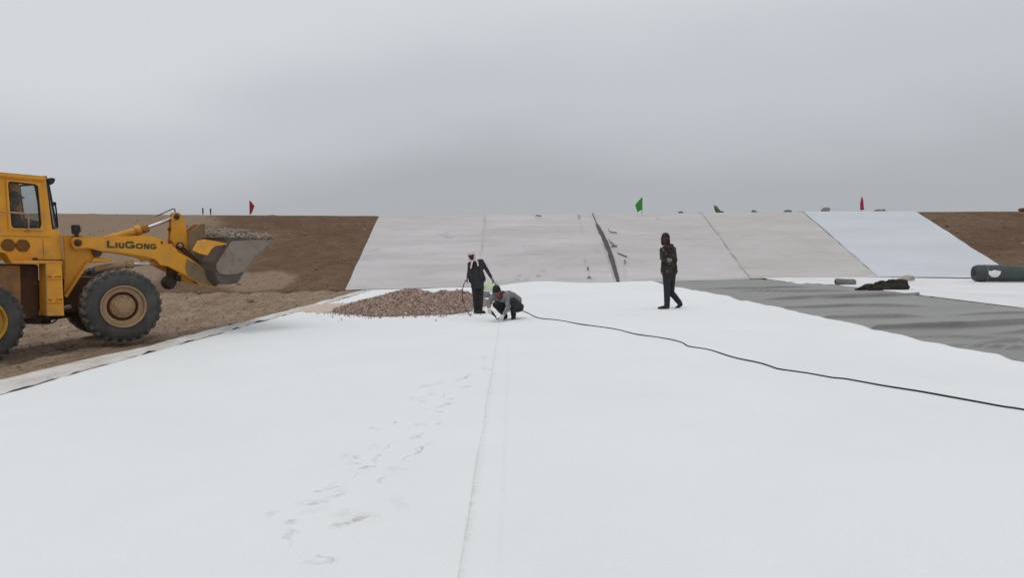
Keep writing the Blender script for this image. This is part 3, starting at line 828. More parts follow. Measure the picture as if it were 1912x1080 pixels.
cp_ = []
for _ in range(1500):
    Y = 8.5 + 20.5 * gr.random() ** .8; X = gr.uniform(-7.1 - (Y - 6) * .42, -6.35 + (Y - 9) * .02); s = abs(gr.gauss(0, .012)) + .006
    if gr.random() < .02: s *= 2.4
    cp_.append((X, Y, dirt_z(X, Y) + s * .3, s))
for _ in range(800):
    X = gr.choice((gr.uniform(-20, -6.9), gr.uniform(20.6, 27))); t_ = gr.random() ** 1.6; p = bank_pt(X, t_); s = abs(gr.gauss(0, .03)) + .012
    cp_.append((p.x, p.y, p.z + s * .2, s))
o = stones_mesh('dirt_crumbs', cp_, M['dirt']); tag(o, 'small earth crumbs strewn over the dirt floor and bank', 'crumbs', None, 'stuff')

# ================================================================== THINGS ON THE BANK
def at_top(px, py, Y=TOP_Y + .6):
    p = PY(px, py, Y); return p
def flag(px, pt, pb, cloth, mat, label, lean=0.0):
    Y = TOP_Y + .7
    top = PY(px, pt, Y); X = top.x
    foot = Vector((X + lean, Y, ztop(X) - .05))
    r = empty('flag', foot); tag(r, label, 'flag', 'marker flags along the crest')
    tube('pole', [foot, top], .014, M['post'], r, foot, 6)
    pts = [PY(a, b, Y) for a, b in cloth]
    bm = bmesh.new()
    # cloth: subdivided polygon fan with ripples, given thickness
    vs = [bm.verts.new(p) for p in pts]; f = bm.faces.new(vs)
    bmesh.ops.triangulate(bm, faces=[f])
    bmesh.ops.subdivide_edges(bm, edges=bm.edges[:], cuts=5, use_grid_fill=True)
    for v in bm.verts: v.co.y += .05 * math.sin((v.co.x - X) * 22 + v.co.z * 5) * min(1, abs(v.co.x - X) * 5)
    o = bm_obj('cloth', bm, mat, r, foot, True)
    sm = o.modifiers.new('thick', 'SOLIDIFY'); sm.thickness = .006
flag(466, 374, 402, [(466, 374), (470, 378), (476, 385), (472, 392), (469.5, 400), (466.5, 399)], M['flag_red'], 'small red pennant flag on the crest behind the loader bucket')
flag(1199, 368, 398, [(1199, 368), (1199.5, 391), (1190, 396.5), (1185.5, 383), (1193, 374)], M['flag_green'], 'green flag on the crest above the dusty sheets')
flag(1609, 367, 396, [(1609, 367), (1612, 373), (1614, 392), (1606, 392), (1605.5, 380)], M['flag_pink'], 'crimson flag on the crest above the clean bluish white sheet')
for px, pt, pb, lab in ((378.5, 388.5, 403, 'left one of two short dark posts on the crest behind the bucket'),
                        (393, 389.5, 403, 'right one of two short dark posts on the crest behind the bucket')):
    Y = TOP_Y + .5; a = PY(px, pt, Y); b = Vector((a.x, Y, ztop(a.x) - .1))
    tag(tube('post', [b, (a + b) / 2 + Vector((.006, 0, 0)), a], .035, M['post'], None, None, 6, False), lab, 'post', 'posts on the crest')

def crest_blob(name, px, w_px, h_px, mat, label, cat, seed, tilt=0.0, amp=.35):
    k = TOP_Y / F_PX; Y = TOP_Y + .5; X = PY(px, 400, Y).x
    rx, rz = w_px * k / 2, h_px * k
    bm = bmesh.new(); bmesh.ops.create_icosphere(bm, subdivisions=3, radius=1)
    for v in bm.verts:
        q = 1 + amp * mnoise.noise(v.co * 1.8 + Vector((seed, 0, 0)))
        c = Vector((v.co.x * rx, v.co.y * max(rx * .8, .12), v.co.z * rz * .62)) * q
        c.x -= tilt * c.z
        c.z = max(c.z, -rz * .45)
        v.co = c + Vector((X, Y, ztop(X) + .03 + rz * .42))
    o = bm_obj(name, bm, mat, None, None, True)
    tag(o, label, cat, 'lumps lying on the crest')
crest_blob('stone', 1271, 9, 4, M['lump'], 'tiny flat grey stone on the crest, first right of the green flag', 'stone', 1)
crest_blob('sandbag', 1339, 9, 14, M['lump_olive'], 'olive sandbag standing upright on the crest between green and crimson flags', 'sandbag', 2, .5, .25)
crest_blob('stone', 1347, 8, 4, M['lump_olive'], 'low olive stone touching the right side of the upright olive sandbag', 'stone', 8)
crest_blob('stone', 1408, 11, 5, M['lump'], 'wedge-shaped grey stone on the crest, first right of the upright olive sandbag', 'stone', 3, .6)
crest_blob('stone', 1471, 14, 5, M['lump'], 'long flat grey stone on the crest above the edge between tan and white sheets', 'stone', 4)
crest_blob('sandbag', 1541, 16, 9, M['lump'], 'pointed grey sandbag on the crest left of the crimson flag', 'sandbag', 5, -.4)
crest_blob('sandbag', 1643, 22, 5, M['lump'], 'flat wide grey sandbag on the crest right of the crimson flag', 'sandbag', 6)
crest_blob('dirt_clod', 1909, 14, 6, M['bank'], 'dark earth clod on the crest at the far right edge', 'clod', 7)

# ================================================================== ROLLS AND TARPAULIN AT THE FOOT OF THE BANK
p0 = G(1836, 528); Yr = p0.y
def roll_pt(px, py): return PY(px, py, Yr)
a = roll_pt(1818, 512); axis = Vector((1, -.17, 0)).normalized(); rr = .295
zr = base(a.x, Yr) + .045 + rr
root = empty('membrane_roll', (a.x, Yr, zr - rr)); org = Vector(root.location)
tag(root, 'big dark green-grey roll of membrane lying at the foot of the bank', 'membrane roll')
bm = bmesh.new(); seg = 28; L = 4.6; nl = 60
side = Vector((-axis.y, axis.x, 0)); prev = None
for i in range(nl + 1):
    t = i / nl; s = t * L
    cen = Vector((a.x, Yr, zr)) + axis * s
    ring = []
    for k in range(seg):
        an = 2 * math.pi * k / seg
        q = rr * (1 + .035 * nz2(s * 1.2, math.cos(an) * 1.5 + math.sin(an), 1.5, 91) + .05 * nz2(s * .6, an, .7, 92))
        if s > 1.05: q *= 1 - .16 * sstep(1.05, 2.0, s) * max(0, math.sin(an)) * (1 - .5 * sstep(2, 3.2, s))
        if s < .12: q *= .86 + .14 * math.sqrt(min(1, s / .12))
        ring.append(bm.verts.new(cen + (side * math.cos(an) + Vector((0, 0, 1)) * math.sin(an)) * q))
    if prev:
        for k in range(seg): bm.faces.new((prev[k], prev[(k + 1) % seg], ring[(k + 1) % seg], ring[k]))
    else: first = ring
    prev = ring
bm.faces.new(prev)
# rolled end: spiral-like inset rings
inn = first
for q, d in ((.8, .0), (.72, .06), (.45, .04), (.38, .12), (.16, .10)):
    nr = [bm.verts.new(Vector((a.x, Yr, zr)) + axis * d + (v.co - Vector((a.x, Yr, zr))).normalized() * rr * q * .9) for v in first]
    for k in range(seg): bm.faces.new((inn[k], inn[(k + 1) % seg], nr[(k + 1) % seg], nr[k]))
    inn = nr
bm.faces.new(inn)
bm_obj('rolled_sheet', bm, M['roll'], root, org, True)
# tie around the roll and the torn white patch
for s, nm in ((.36, 'tie_band'),):
    pts = [Vector((a.x, Yr, zr)) + axis * s + (side * math.cos(t) + Vector((0, 0, 1)) * math.sin(t)) * (rr * 1.02) for t in np.linspace(0, 2 * math.pi, 25)]
    tube(nm, pts, .012, M['lump'], root, org, 6)
bm = bmesh.new()
cpx = (PY(1857, 514, Yr - .3)).x
outl = [(-.22, .03), (-.17, .10), (-.1, .08), (-.02, .12), (.1, .10), (.2, .08), (.17, -.02), (.12, -.1), (.02, -.13), (-.1, -.11), (-.17, -.05)]
fr = [(x_, z_) for x_, z_ in outl]
vs = []
for x_, z_ in fr:
    an = math.asin(max(-1, min(1, z_ / rr)))
    s = (cpx - a.x) / axis.x + x_
    vs.append(bm.verts.new(Vector((a.x, Yr, zr)) + axis * s - side * (math.cos(an) * rr * 1.05) + Vector((0, 0, math.sin(an) * rr * 1.05))))
ff = bm.faces.new(vs); r_ = bmesh.ops.extrude_face_region(bm, geom=[ff])
bmesh.ops.translate(bm, verts=[v for v in r_['geom'] if isinstance(v, bmesh.types.BMVert)], vec=side * .04)
bm_obj('torn_white_patch', bm, M['white_back'], root, org)

# small grey roll end and tarpaulin heap
p = G(1578, 533)
root = empty('small_membrane_roll', p); tag(root, 'short grey roll of membrane lying left of the dark tarpaulin heap', 'membrane roll')
bm = bmesh.new()
tube_bm(bm, [p + Vector((-.32, .02, .12)), p + Vector((-.29, .02, .12)), p + Vector((0, 0, .11)), p + Vector((.28, -.02, .10)), p + Vector((.33, -.02, .10))],
        [.09, .115, .105, .11, .085], 16)
bm_obj('rolled_sheet', bm, M['dull_roll'], root, p, True)
bm = bmesh.new(); tube_bm(bm, [p + Vector((-.335, .02, .12)), p + Vector((-.31, .02, .12))], .05, 12)
bm_obj('roll_core', bm, M['black'], root, p, True)

tl = G(1597, 542); tr_ = G(1696, 543)
root_p = (tl + tr_) / 2
p = G(1697, 527)
o = blob('sandbag', (p.x, p.y + .1, p.z + .12), (.26, .16, .13), M['lump_tan'], 4, amp=.3)
tag(o, 'tan sandbag slumped behind the right end of the dark tarpaulin heap', 'sandbag')

# ================================================================== WHEEL LOADER
FA, RA = R(50), R(38)
HF = PY(231, 573, 13.6)            # near front hub, on the outer tyre plane
HR = PY(-38, 604, 11.85)
class Plane:
    def __init__(s, org, az):
        s.o = Vector(org); s.h = Vector((math.sin(az), math.cos(az), 0)); s.n = Vector((-math.cos(az), math.sin(az), 0))
    def at(s, px, py, w):
        d = ray(px, py); q = s.o + s.n * w
        t = (q - EYE).dot(s.n) / d.dot(s.n)
        return EYE + d * t
    def uz(s, px, py, w):
        p = s.at(px, py, w) - s.o; return p.dot(s.h), p.z
    def pt(s, u, w, z): return s.o + s.h * u + s.n * w + Vector((0, 0, z))
FP, RP = Plane(HF, FA), Plane(HR, RA)
LO = Vector(((HF.x + HR.x) / 2 - .6, (HF.y + HR.y) / 2 + .7, -.25))
loader = empty('wheel_loader', LO)
tag(loader, 'big yellow wheel loader with its loaded bucket raised, standing on the dirt', 'wheel loader')

def ext(name, pl, poly, w0, w1, mat, parent=loader, holes=(), bev=.012, uz=False):
    bm = bmesh.new()
    def add(lst):
        vs = [bm.verts.new(pl.pt(p[0], w0, p[1]) if uz else pl.at(p[0], p[1], w0)) for p in lst]
        return [bm.edges.new((vs[i], vs[(i + 1) % len(vs)])) for i in range(len(vs))], vs
    es, vs = add(poly)
    if holes:
        for hl in holes: es += add(hl)[0]
        bmesh.ops.triangle_fill(bm, edges=es, use_beauty=True)
    else:
        bm.faces.new(vs)
    fs = bm.faces[:]
    r_ = bmesh.ops.extrude_face_region(bm, geom=fs)
    bmesh.ops.translate(bm, verts=[v for v in r_['geom'] if isinstance(v, bmesh.types.BMVert)], vec=pl.n * (w1 - w0))
    bmesh.ops.recalc_face_normals(bm, faces=bm.faces)
    if bev:
        ed = [e for e in bm.edges if len(e.link_faces) == 2 and e.calc_face_angle(0) > .5]
        bmesh.ops.bevel(bm, geom=ed, offset=bev, segments=2, affect='EDGES', clamp_overlap=True)
    o = bm_obj(name, bm, mat, parent, LO)
    return o

def cyl(name, a, b, r, mat, parent=loader, seg=20, smooth=True, bev=True):
    a, b = Vector(a), Vector(b); d = (b - a).normalized()
    e_ = min(.15 * (r if not isinstance(r, (list, tuple)) else r[0]), (b - a).length * .2)
    bm = bmesh.new()
    if isinstance(r, (list, tuple)): tube_bm(bm, [a, b], list(r), seg)
    else: tube_bm(bm, [a, a + d * e_, b - d * e_, b], [r * .9, r, r, r * .9], seg)
    return bm_obj(name, bm, mat, parent, LO, smooth)

# ---- wheels: tyre (with lugs) > rim, hub
RT, WT = .69, .44
def make_wheel(pl, w_face, flip, rimmat):
    """local Y is the axle; +Y points inboard for near wheels"""
    bm = bmesh.new(); seg = 72
    prof = [(.335, .05), (.36, .02), (.43, .0), (.52, .0), (.59, .02), (.645, .06), (.668, .11), (.668, .33), (.645, .38), (.59, .42), (.52, .44), (.43, .44), (.36, .42), (.335, .39)]
    rings = []
    for k in range(seg):
        a = 2 * math.pi * k / seg
        rings.append([bm.verts.new((r * math.sin(a), y, r * math.cos(a))) for r, y in prof])
    for k in range(seg):
        q, s = rings[k], rings[(k + 1) % seg]
        for i in range(len(prof) - 1): bm.faces.new((q[i], q[i + 1], s[i + 1], s[i]))
    nl = 26
    for sd in (0, 1):
        for k in range(nl):
            a0 = 2 * math.pi * (k + .5 * sd) / nl; vs = []
            for (yy, da, r0, r1, hw) in ((.012, 0.0, .60, .662, .052), (.10, .035, .655, RT, .056), (.235, .13, .66, RT, .046)):
                y_ = yy if sd == 0 else WT - yy
                row = []
                for aa, r_ in ((a0 + da - hw, r0), (a0 + da - hw * .85, r1), (a0 + da + hw * .85, r1), (a0 + da + hw, r0)):
                    row.append(bm.verts.new((r_ * math.sin(aa), y_, r_ * math.cos(aa))))
                vs.append(row)
            for q, s in zip(vs, vs[1:]):
                for i in range(3): bm.faces.new((q[i], q[i + 1], s[i + 1], s[i]))
            bm.faces.new(vs[0]); bm.faces.new(vs[-1])
    # flattened foot of the tyre
    for v in bm.verts:
        if v.co.z < -RT + .035: v.co.z = -RT + .035 + (v.co.z + RT - .035) * .2; v.co.y += (-.012 if v.co.y < .22 else .012)
    me = bpy.data.meshes.new('wheel'); bmesh.ops.recalc_face_normals(bm, faces=bm.faces); bm.to_mesh(me); bm.free()
    me.materials.append(M['tyre'])
    def lathe(pf, seg=48):
        b2 = bmesh.new(); rg = []
        for k in range(seg):
            a = 2 * math.pi * k / seg
            rg.append([b2.verts.new((max(r, .001) * math.sin(a), y, max(r, .001) * math.cos(a))) for r, y in pf])
        for k in range(seg):
            q, s = rg[k], rg[(k + 1) % seg]
            for i in range(len(pf) - 1): b2.faces.new((q[i], q[i + 1], s[i + 1], s[i]))
        return b2
    def tomesh(b2, n, m):
        bmesh.ops.remove_doubles(b2, verts=b2.verts, dist=.0005)
        bmesh.ops.recalc_face_normals(b2, faces=b2.faces); m_ = bpy.data.meshes.new(n); b2.to_mesh(m_); b2.free(); m_.materials.append(m); return m_
    rim = tomesh(lathe([(.345, .07), (.388, .0), (.392, -.012), (.380, -.02), (.362, -.01), (.352, .03), (.335, .05), (.285, .055), (.270, .065), (.262, .12), (.255, .25), (.30, .38), (.34, .38)]), 'rim', rimmat)
    ringm = tomesh(lathe([(.262, .115), (.255, .10), (.245, .13), (.215, .135), (.21, .16), (.262, .16)]), 'rim_ring', M['rim_dark'])
    hb = lathe([(.22, .16), (.218, .085), (.205, .06), (.165, .05), (.155, .035), (.11, .02), (.10, .01), (.03, .005), (.0, .005)])
    for k in range(10):
        a = 2 * math.pi * k / 10
        box_bm(hb, (.185 * math.sin(a), .045, .185 * math.cos(a)), (.014, 0, 0), (0, .018, 0), (0, 0, .014), .003)
    for k in range(6):
        a = 2 * math.pi * (k + .5) / 6
        box_bm(hb, (.095 * math.sin(a), .018, .095 * math.cos(a)), (.03, 0, 0), (0, .012, 0), (0, 0, .03), .006)
    hub = tomesh(hb, 'hub', rimmat)
    for m_ in (me, rim, ringm, hub): m_.polygons.foreach_set('use_smooth', [True] * len(m_.polygons))
    return me, rim, ringm, hub
def sharpen(me, ang=35):
    bm = bmesh.new(); bm.from_mesh(me)
    for e_ in bm.edges:
        if len(e_.link_faces) == 2 and e_.calc_face_angle(0) > R(ang): e_.smooth = False
    bm.to_mesh(me); bm.free()
meshes_f = make_wheel(FP, 0, False, M['rim']); meshes_r = make_wheel(RP, 0, False, M['rim_yellow'])
for m_ in meshes_f + meshes_r: sharpen(m_)
TRACK = 2.2
def place_wheel(meshes, pl, w_face, near, spin):
    me, rim, ringm, hub = meshes
    o = link('wheel', me, None, loader)
    ydir = pl.n if near else -pl.n
    xdir = pl.h if near else -pl.h
    mt = Matrix((xdir, ydir, Vector((0, 0, 1)))).transposed().to_4x4()
    mt.translation = pl.pt(0, w_face, 0) - LO
    o.matrix_local = mt @ Matrix.Rotation(spin, 4, 'Y') if False else mt
    for n_, m_ in (('rim', rim), ('rim_ring', ringm), ('hub', hub)): link(n_, m_, None, o)
place_wheel(meshes_f, FP, 0, True, 0); place_wheel(meshes_f, FP, TRACK, False, 0)
place_wheel(meshes_r, RP, 0, True, 0); place_wheel(meshes_r, RP, TRACK, False, 0)

# ---- front frame and boom (front unit)
cyl('front_axle', FP.pt(0, .2, 0), FP.pt(0, TRACK - .2, 0), .17, M['brown_rust_shade'])
ext('front_frame', FP, [(-1.05, -.12), (.45, -.12), (.62, .18), (.3, .48), (-.75, .55), (-1.05, .45)], .72, 1.48, M['brown_rust_shade'], uz=True)
tower = [(118, 440), (152, 439.5), (162, 449), (170, 464.6), (177, 480.5), (184, 481), (209, 486), (208, 489), (167, 491), (125, 556), (119.5, 550), (121, 500)]
ext('lift_tower', FP, tower, .60, .66, M['paint'])
dtw = FP.uz(118, 440, .60)
def poly_uz(pl, poly, w): return [pl.uz(a_, b_, w) for a_, b_ in poly]
ext('lift_tower', FP, poly_uz(FP, tower, .6), 1.54, 1.60, M['paint'], uz=True)
ext('tower_flange', FP, [(167, 491), (163, 489), (120, 553), (125, 557)], .50, .60, M['paint'], bev=.005)
ext('tower_flange', FP, [(177, 482.5), (209, 486), (209, 489), (170, 489.5)], .50, .60, M['paint'], bev=.005)
boom = [(136, 443), (159, 444), (200, 441.6), (262, 440.5), (278, 440), (295, 444.5), (317, 452), (327, 463), (335, 472), (354, 482), (374, 496), (392, 510.6), (409, 529),
        (406, 534), (399, 536.5), (376, 532.5), (348, 515), (324, 503), (313, 497.2), (299, 495.6), (294, 489), (288, 484.3), (261.5, 478.2), (230, 473.5), (192, 470), (165, 464), (139, 466), (132, 455)]
b1 = ext('boom_arm', FP, boom, .47, .57, M['paint'], bev=.014)
ext('boom_arm', FP, poly_uz(FP, boom, .47), 1.63, 1.73, M['paint'], uz=True)
ext('boom_gusset', FP, [(170, 464.5), (192, 471.5), (187, 480), (176.7, 480.5)], .50, .58, M['brown_rust_shade'])
pv = FP.at(145.4, 453.5, .47)
cyl('boom_pin', pv - FP.n * .03, pv + FP.n * .06, .065, M['brown_rust_shade']); cyl('boom_pin', pv - FP.n * .045, pv, .03, M['grease'])
q = FP.at(302, 453, .47)
cyl('boom_bolt', q - FP.n * .02, q + FP.n * .03, .022, M['brown_rust_shade'])
cyl('cross_tube', FP.at(322, 478, .5), FP.at(322, 478, .5) + FP.n * 1.2, .13, M['paint_dirty'])
# worn, muddy end of the boom (bare dirty plate over the lower end)
ext('boom_end_plate', FP, [(349, 483.5), (374, 497.5), (391, 511.5), (407, 529.5), (404, 533.5), (399, 535), (377, 531), (350, 514.5), (346, 500)], .455, .47, M['mud'], bev=.004)
q = FP.at(401, 530.5, .45)
cyl('bucket_pin', q - FP.n * .02, q + FP.n * 1.3, .05, M['grease'])

# wordmark on the boom: L I U G O N G, capitals L and G taller
def ringpoly(x0, x1, y0, y1, th, a0, a1, n=22):
    cx, cy, rx, ry = (x0 + x1) / 2, (y0 + y1) / 2, (x1 - x0) / 2, (y1 - y0) / 2
    def sup(a, rx, ry):
        c, s = math.cos(a), math.sin(a); k = 2 / 3.2
        return cx + rx * math.copysign(abs(c) ** k, c), cy + ry * math.copysign(abs(s) ** k, s)
    quads = []
    for i in range(n):
        a, b = a0 + (a1 - a0) * i / n, a0 + (a1 - a0) * (i + 1) / n
        quads.append([sup(a, rx, ry), sup(b, rx, ry), sup(b, rx - th * 1.15, ry - th), sup(a, rx - th * 1.15, ry - th)])
    return quads
def rect(x0, y0, x1, y1): return [[(x0, y0), (x1, y0), (x1, y1), (x0, y1)]]
BIG, SM = 50, 38
letters = [
    rect(370, 0, 388, BIG) + rect(388, 0, 424, 12),
    rect(429, 0, 445, SM),
    rect(452, 8, 467, SM) + rect(478, 8, 492, SM) + ringpoly(452, 492, 0, 24, 11, math.pi, 2 * math.pi),
    ringpoly(497, 566, 0, BIG, 13, R(28), R(330)) + rect(533, 17, 566, 27) + rect(551, 4, 566, 20),
    ringpoly(571, 622, 0, SM, 11, 0, 2 * math.pi),
    rect(627, 0, 640, SM) + rect(654, 0, 667, SM) + [[(628, SM), (642, SM), (666, 0), (652, 0)]],
    ringpoly(671, 716, 0, SM, 11, R(28), R(330)) + rect(694, 13, 716, 21) + rect(704, 3, 716, 16),
]
for qs in letters:
    bm = bmesh.new()
    for qd in qs:
        vs = []
        for x_, y_ in qd:
            s = (x_ - 370) / 346.0
            px = 199.4 + 93 * s; py = 462.8 + 3.2 * s - y_ / 3.724
            vs.append(bm.verts.new(FP.at(px, py, .466)))
        bm.faces.new(vs)
    r_ = bmesh.ops.extrude_face_region(bm, geom=bm.faces[:])
    bmesh.ops.translate(bm, verts=[v for v in r_['geom'] if isinstance(v, bmesh.types.BMVert)], vec=FP.n * .0035)
    bm_obj('letter', bm, M['letter'], b1, LO)

# work light on the tower
wl_ = ext('work_light', FP, [(134.5, 420), (149.5, 420), (150, 434), (146, 439), (136, 437)], .46, .60, M['black'])
ext('light_bracket', FP, [(140, 437), (147, 437), (148, 446), (139, 446)], .50, .56, M['grease'], wl_)
q = FP.at(149.5, 427.5, .53); cyl('lens', q - FP.h * .01, q + FP.h * .02, .055, M['glove_grey'], wl_)

# tilt cylinder, in the middle of the boom
W_ = 1.07
def FA_(px, py, w=W_): return FP.at(px, py, w)
cyl('tilt_cylinder', FA_(196, 448), FA_(258, 431), .078, M['paint'])
cyl('cylinder_head', FA_(252, 432), FA_(263, 429), .10, M['paint'])
cyl('cylinder_head', FA_(264, 429), FA_(276, 425), .088, M['paint_dirty'])
cyl('tilt_rod', FA_(275, 425.5), FA_(327, 406), .032, M['chrome'])
tube('hydraulic_hose', smooth_path([FA_(292, 403.5), FA_(310, 396), FA_(324.5, 389.8), FA_(327, 396), FA_(329, 402)], 6), .012, M['steel_dark'], loader, LO, 6)
# bell crank
bc = [(322, 404), (325, 398.5), (331, 396), (338, 399.5), (344, 409), (348, 425), (351, 447), (357, 462), (360, 472), (354, 481), (345, 478), (331, 468.5), (322, 452), (319.5, 447), (321, 427)]
bcd = ext('bell_crank', FP, bc, .92, 1.0, M['paint'])
ext('bell_crank', FP, poly_uz(FP, bc, .92), 1.14, 1.22, M['paint'], uz=True)
q = FA_(329.5, 405, .92); cyl('pin', q - FP.n * .04, q + FP.n * .34, .055, M['grease'])
q = FA_(335, 459, .92); cyl('pin', q - FP.n * .06, q + FP.n * .36, .075, M['brown_rust_shade']); cyl('pin', q - FP.n * .08, q - FP.n * .05, .04, M['paint_pale'])
q = FA_(353, 476, .92); cyl('pin', q - FP.n * .05, q + FP.n * .36, .05, M['paint_pale'])
ext('tilt_link', FP, [(337, 458), (345, 462), (372, 487), (392, 506), (389, 511), (364, 490), (340, 469)], .86, .92, M['brown_rust_shade'])
cyl('grease_fitting', FA_(316.5, 452.5, .45), FA_(316.5, 452.5, .55), .03, M['brown_rust_shade'])
ext('stop_block', FP, [(315.5, 425), (319.5, 425), (319.5, 432), (315.5, 432)], .98, 1.1, M['grease'])
# lift cylinder under the near boom
cyl('lift_cylinder', FP.at(176, 504, .62), FP.at(236, 493.5, .62), .065, M['paint_pale'])
cyl('lift_cylinder_head', FP.at(234, 494, .62), FP.at(249, 493.5, .62), .082, M['paint_pale'])
cyl('lift_rod', FP.at(249, 494.5, .62), FP.at(283, 491, .62), .036, M['chrome'])
ext('rod_eye', FP, [(280, 486), (292, 485), (297, 488), (297, 495), (283, 497), (280, 494)], .58, .66, M['paint_dirty'])
# lamp-like pipe cluster hanging under the boom
pb_ = ext('hose_bracket', FP, [(312, 498), (334, 508), (330, 516), (322, 524), (311, 520)], 1.3, 1.36, M['brown_rust_shade'])
q = FP.at(315, 528, 1.25)
bm = bmesh.new(); tube_bm(bm, [q - FP.n * .16 + Vector((0, 0, .02)), q - FP.n * .1, q + FP.n * .1, q + FP.n * .16], [.10, .13, .135, .11], 18)
for dz in (.05, -.02, -.08):
    pass
bm_obj('far_headlamp', bm, M['grease'], loader, LO, True)
tube('hose_clamp', [q + FP.h * .135 * math.cos(t) + Vector((0, 0, .135 * math.sin(t))) for t in np.linspace(0, 2 * math.pi, 20)], .014, M['steel_dark'], loader, LO, 6)
ext('hose_stub', FP, [(327, 515), (333, 513), (339, 515.5), (338.5, 527), (333, 526.5), (328, 522)], 1.2, 1.34, M['grease'])

# ---- bucket
WB0, WB1 = -.12, 2.32
prof = [(423, 444), (421, 458), (411, 476), (402, 491), (401, 505), (405, 521), (413, 530), (428, 530), (443, 527.5), (455, 508.5), (482, 475.5), (497, 463.5), (513, 447)]
puz = poly_uz(FP, prof, WB0)
bucket = ext('bucket', FP, prof, WB0, WB0 + .035, M['steel_dark'], bev=.004)
ext('bucket_side', FP, puz, WB1 - .035, WB1, M['steel_dark'], bucket, uz=True, bev=.004)
# curved shell
bm = bmesh.new(); rows = []
for (u_, z_) in puz: rows.append([bm.verts.new(FP.pt(u_, WB0 + .02, z_)), bm.verts.new(FP.pt(u_, WB1 - .02, z_))])
for q, s in zip(rows, rows[1:]): bm.faces.new((q[0], q[1], s[1], s[0]))
o = bm_obj('bucket_shell', bm, M['steel_dark'], bucket, LO)
sm = o.modifiers.new('thick', 'SOLIDIFY'); sm.thickness = .03; sm.offset = 0
ext('side_wear_plate', FP, [(425, 461), (432, 450), (470, 448), (511, 447.5), (497, 463), (482, 475), (455, 508), (446, 511), (437, 513), (423, 514), (410, 511), (404, 502), (404, 493)], WB0 - .022, WB0, M['steel_bucket'], bucket, bev=.006)
ext('side_cutter', FP, [(513, 446.5), (516, 448), (483, 478), (458, 509), (446, 528), (443, 527.5), (455, 508.5), (482, 475.5), (497, 463.5)], WB0 - .03, WB0 + .05, M['steel_bucket'], bucket, bev=.004)
ct = [FP.uz(513, 447, WB0), FP.uz(514, 446, WB0), FP.uz(513, 450, WB0), FP.uz(505, 456, WB0)]
ext('cutting_edge', FP, ct, WB0, WB1, M['steel_bucket'], bucket, uz=True, bev=.004)
rim_top = [FP.uz(419, 443, WB0), FP.uz(424, 441, WB0), FP.uz(426, 447, WB0), FP.uz(421, 449, WB0)]
ext('back_rim', FP, rim_top, WB0, WB1, M['steel_dark'], bucket, uz=True, bev=.006)
hp = [(353, 441), (354, 434), (365, 426), (375, 418.5), (383, 417.5), (383, 438), (376, 448), (366, 466), (359, 475), (353, 462)]
ext('hinge_plate', FP, hp, .80, .86, M['mud'], bucket, bev=.006)
ext('hinge_plate', FP, poly_uz(FP, hp, .8), 1.28, 1.34, M['paint_dirty'], bucket, uz=True, bev=.006)
ext('hinge_arm', FP, [(361, 468), (371, 450), (383, 447), (405, 451), (424, 455), (424, 457), (402, 459.5), (394, 467), (388, 477), (374, 474)], WB0 - .03, WB0 + .06, M['paint'], bucket, bev=.006)
ext('hinge_arm', FP, poly_uz(FP, [(361, 468), (371, 450), (383, 446.5), (424, 454.5), (424, 457.5), (400, 461.5), (392, 468), (386, 478), (372, 474)], .4), 1.7, 1.78, M['paint'], bucket, uz=True, bev=.006)
ext('lower_bracket', FP, [(396, 497), (408, 508), (424, 524), (416, 531), (402, 529), (394, 512)], .40, .46, M['brown_rust_shade'], bucket, bev=.006)

# load of stony soil in the bucket
lu = [FP.uz(a_, b_, WB0) for a_, b_ in ((424, 446), (428, 441), (440, 433), (452, 431), (462, 433), (472, 436), (483, 441), (494, 444), (502, 442), (508, 440), (512, 443))]
lus = [q[0] for q in lu]; lzs = [q[1] for q in lu]
def load_z(u_, w_):
    e_ = sstep(WB0 + .02, WB0 + .30, w_) * sstep(WB1 - .02, WB1 - .45, w_)
    z_ = float(np.interp(u_, lus, lzs))
    lo = lzs[0] + (lzs[-1] - lzs[0]) * (u_ - lus[0]) / (lus[-1] - lus[0]) - .015
    return lo + (z_ - lo) * (1.05 * e_) + .035 * nz2(u_ * 4, w_ * 4, 1, 3) + .02 * nz2(u_ * 12, w_ * 12, 1, 4)
def ld(u_, w_):
    p = FP.pt(u_, w_, load_z(u_, w_)); return p
us_ = lin(lus[0] + .03, lus[-1] - .01, .035); ws_ = lin(WB0 + .045, WB1 - .045, .05)
o = grid_obj('soil_load', us_, ws_, ld, M['soil_load'])
tag(o, 'heaped stony brown soil filling the loader bucket', 'soil', None, 'stuff')
lp = []
for _ in range(2200):
    u_, w_ = rnd.uniform(us_[0], us_[-1]), rnd.uniform(ws_[0], ws_[-1]); s = rnd.choice((.012, .016, .022, .032, .05)) * rnd.uniform(.8, 1.3)
    p = FP.pt(u_, w_, load_z(u_, w_) + s * .25); lp.append((p.x, p.y, p.z, s))
q = stones_mesh('soil_stones', lp, M['gravel_pale'], o); q['kind'] = 'stuff'

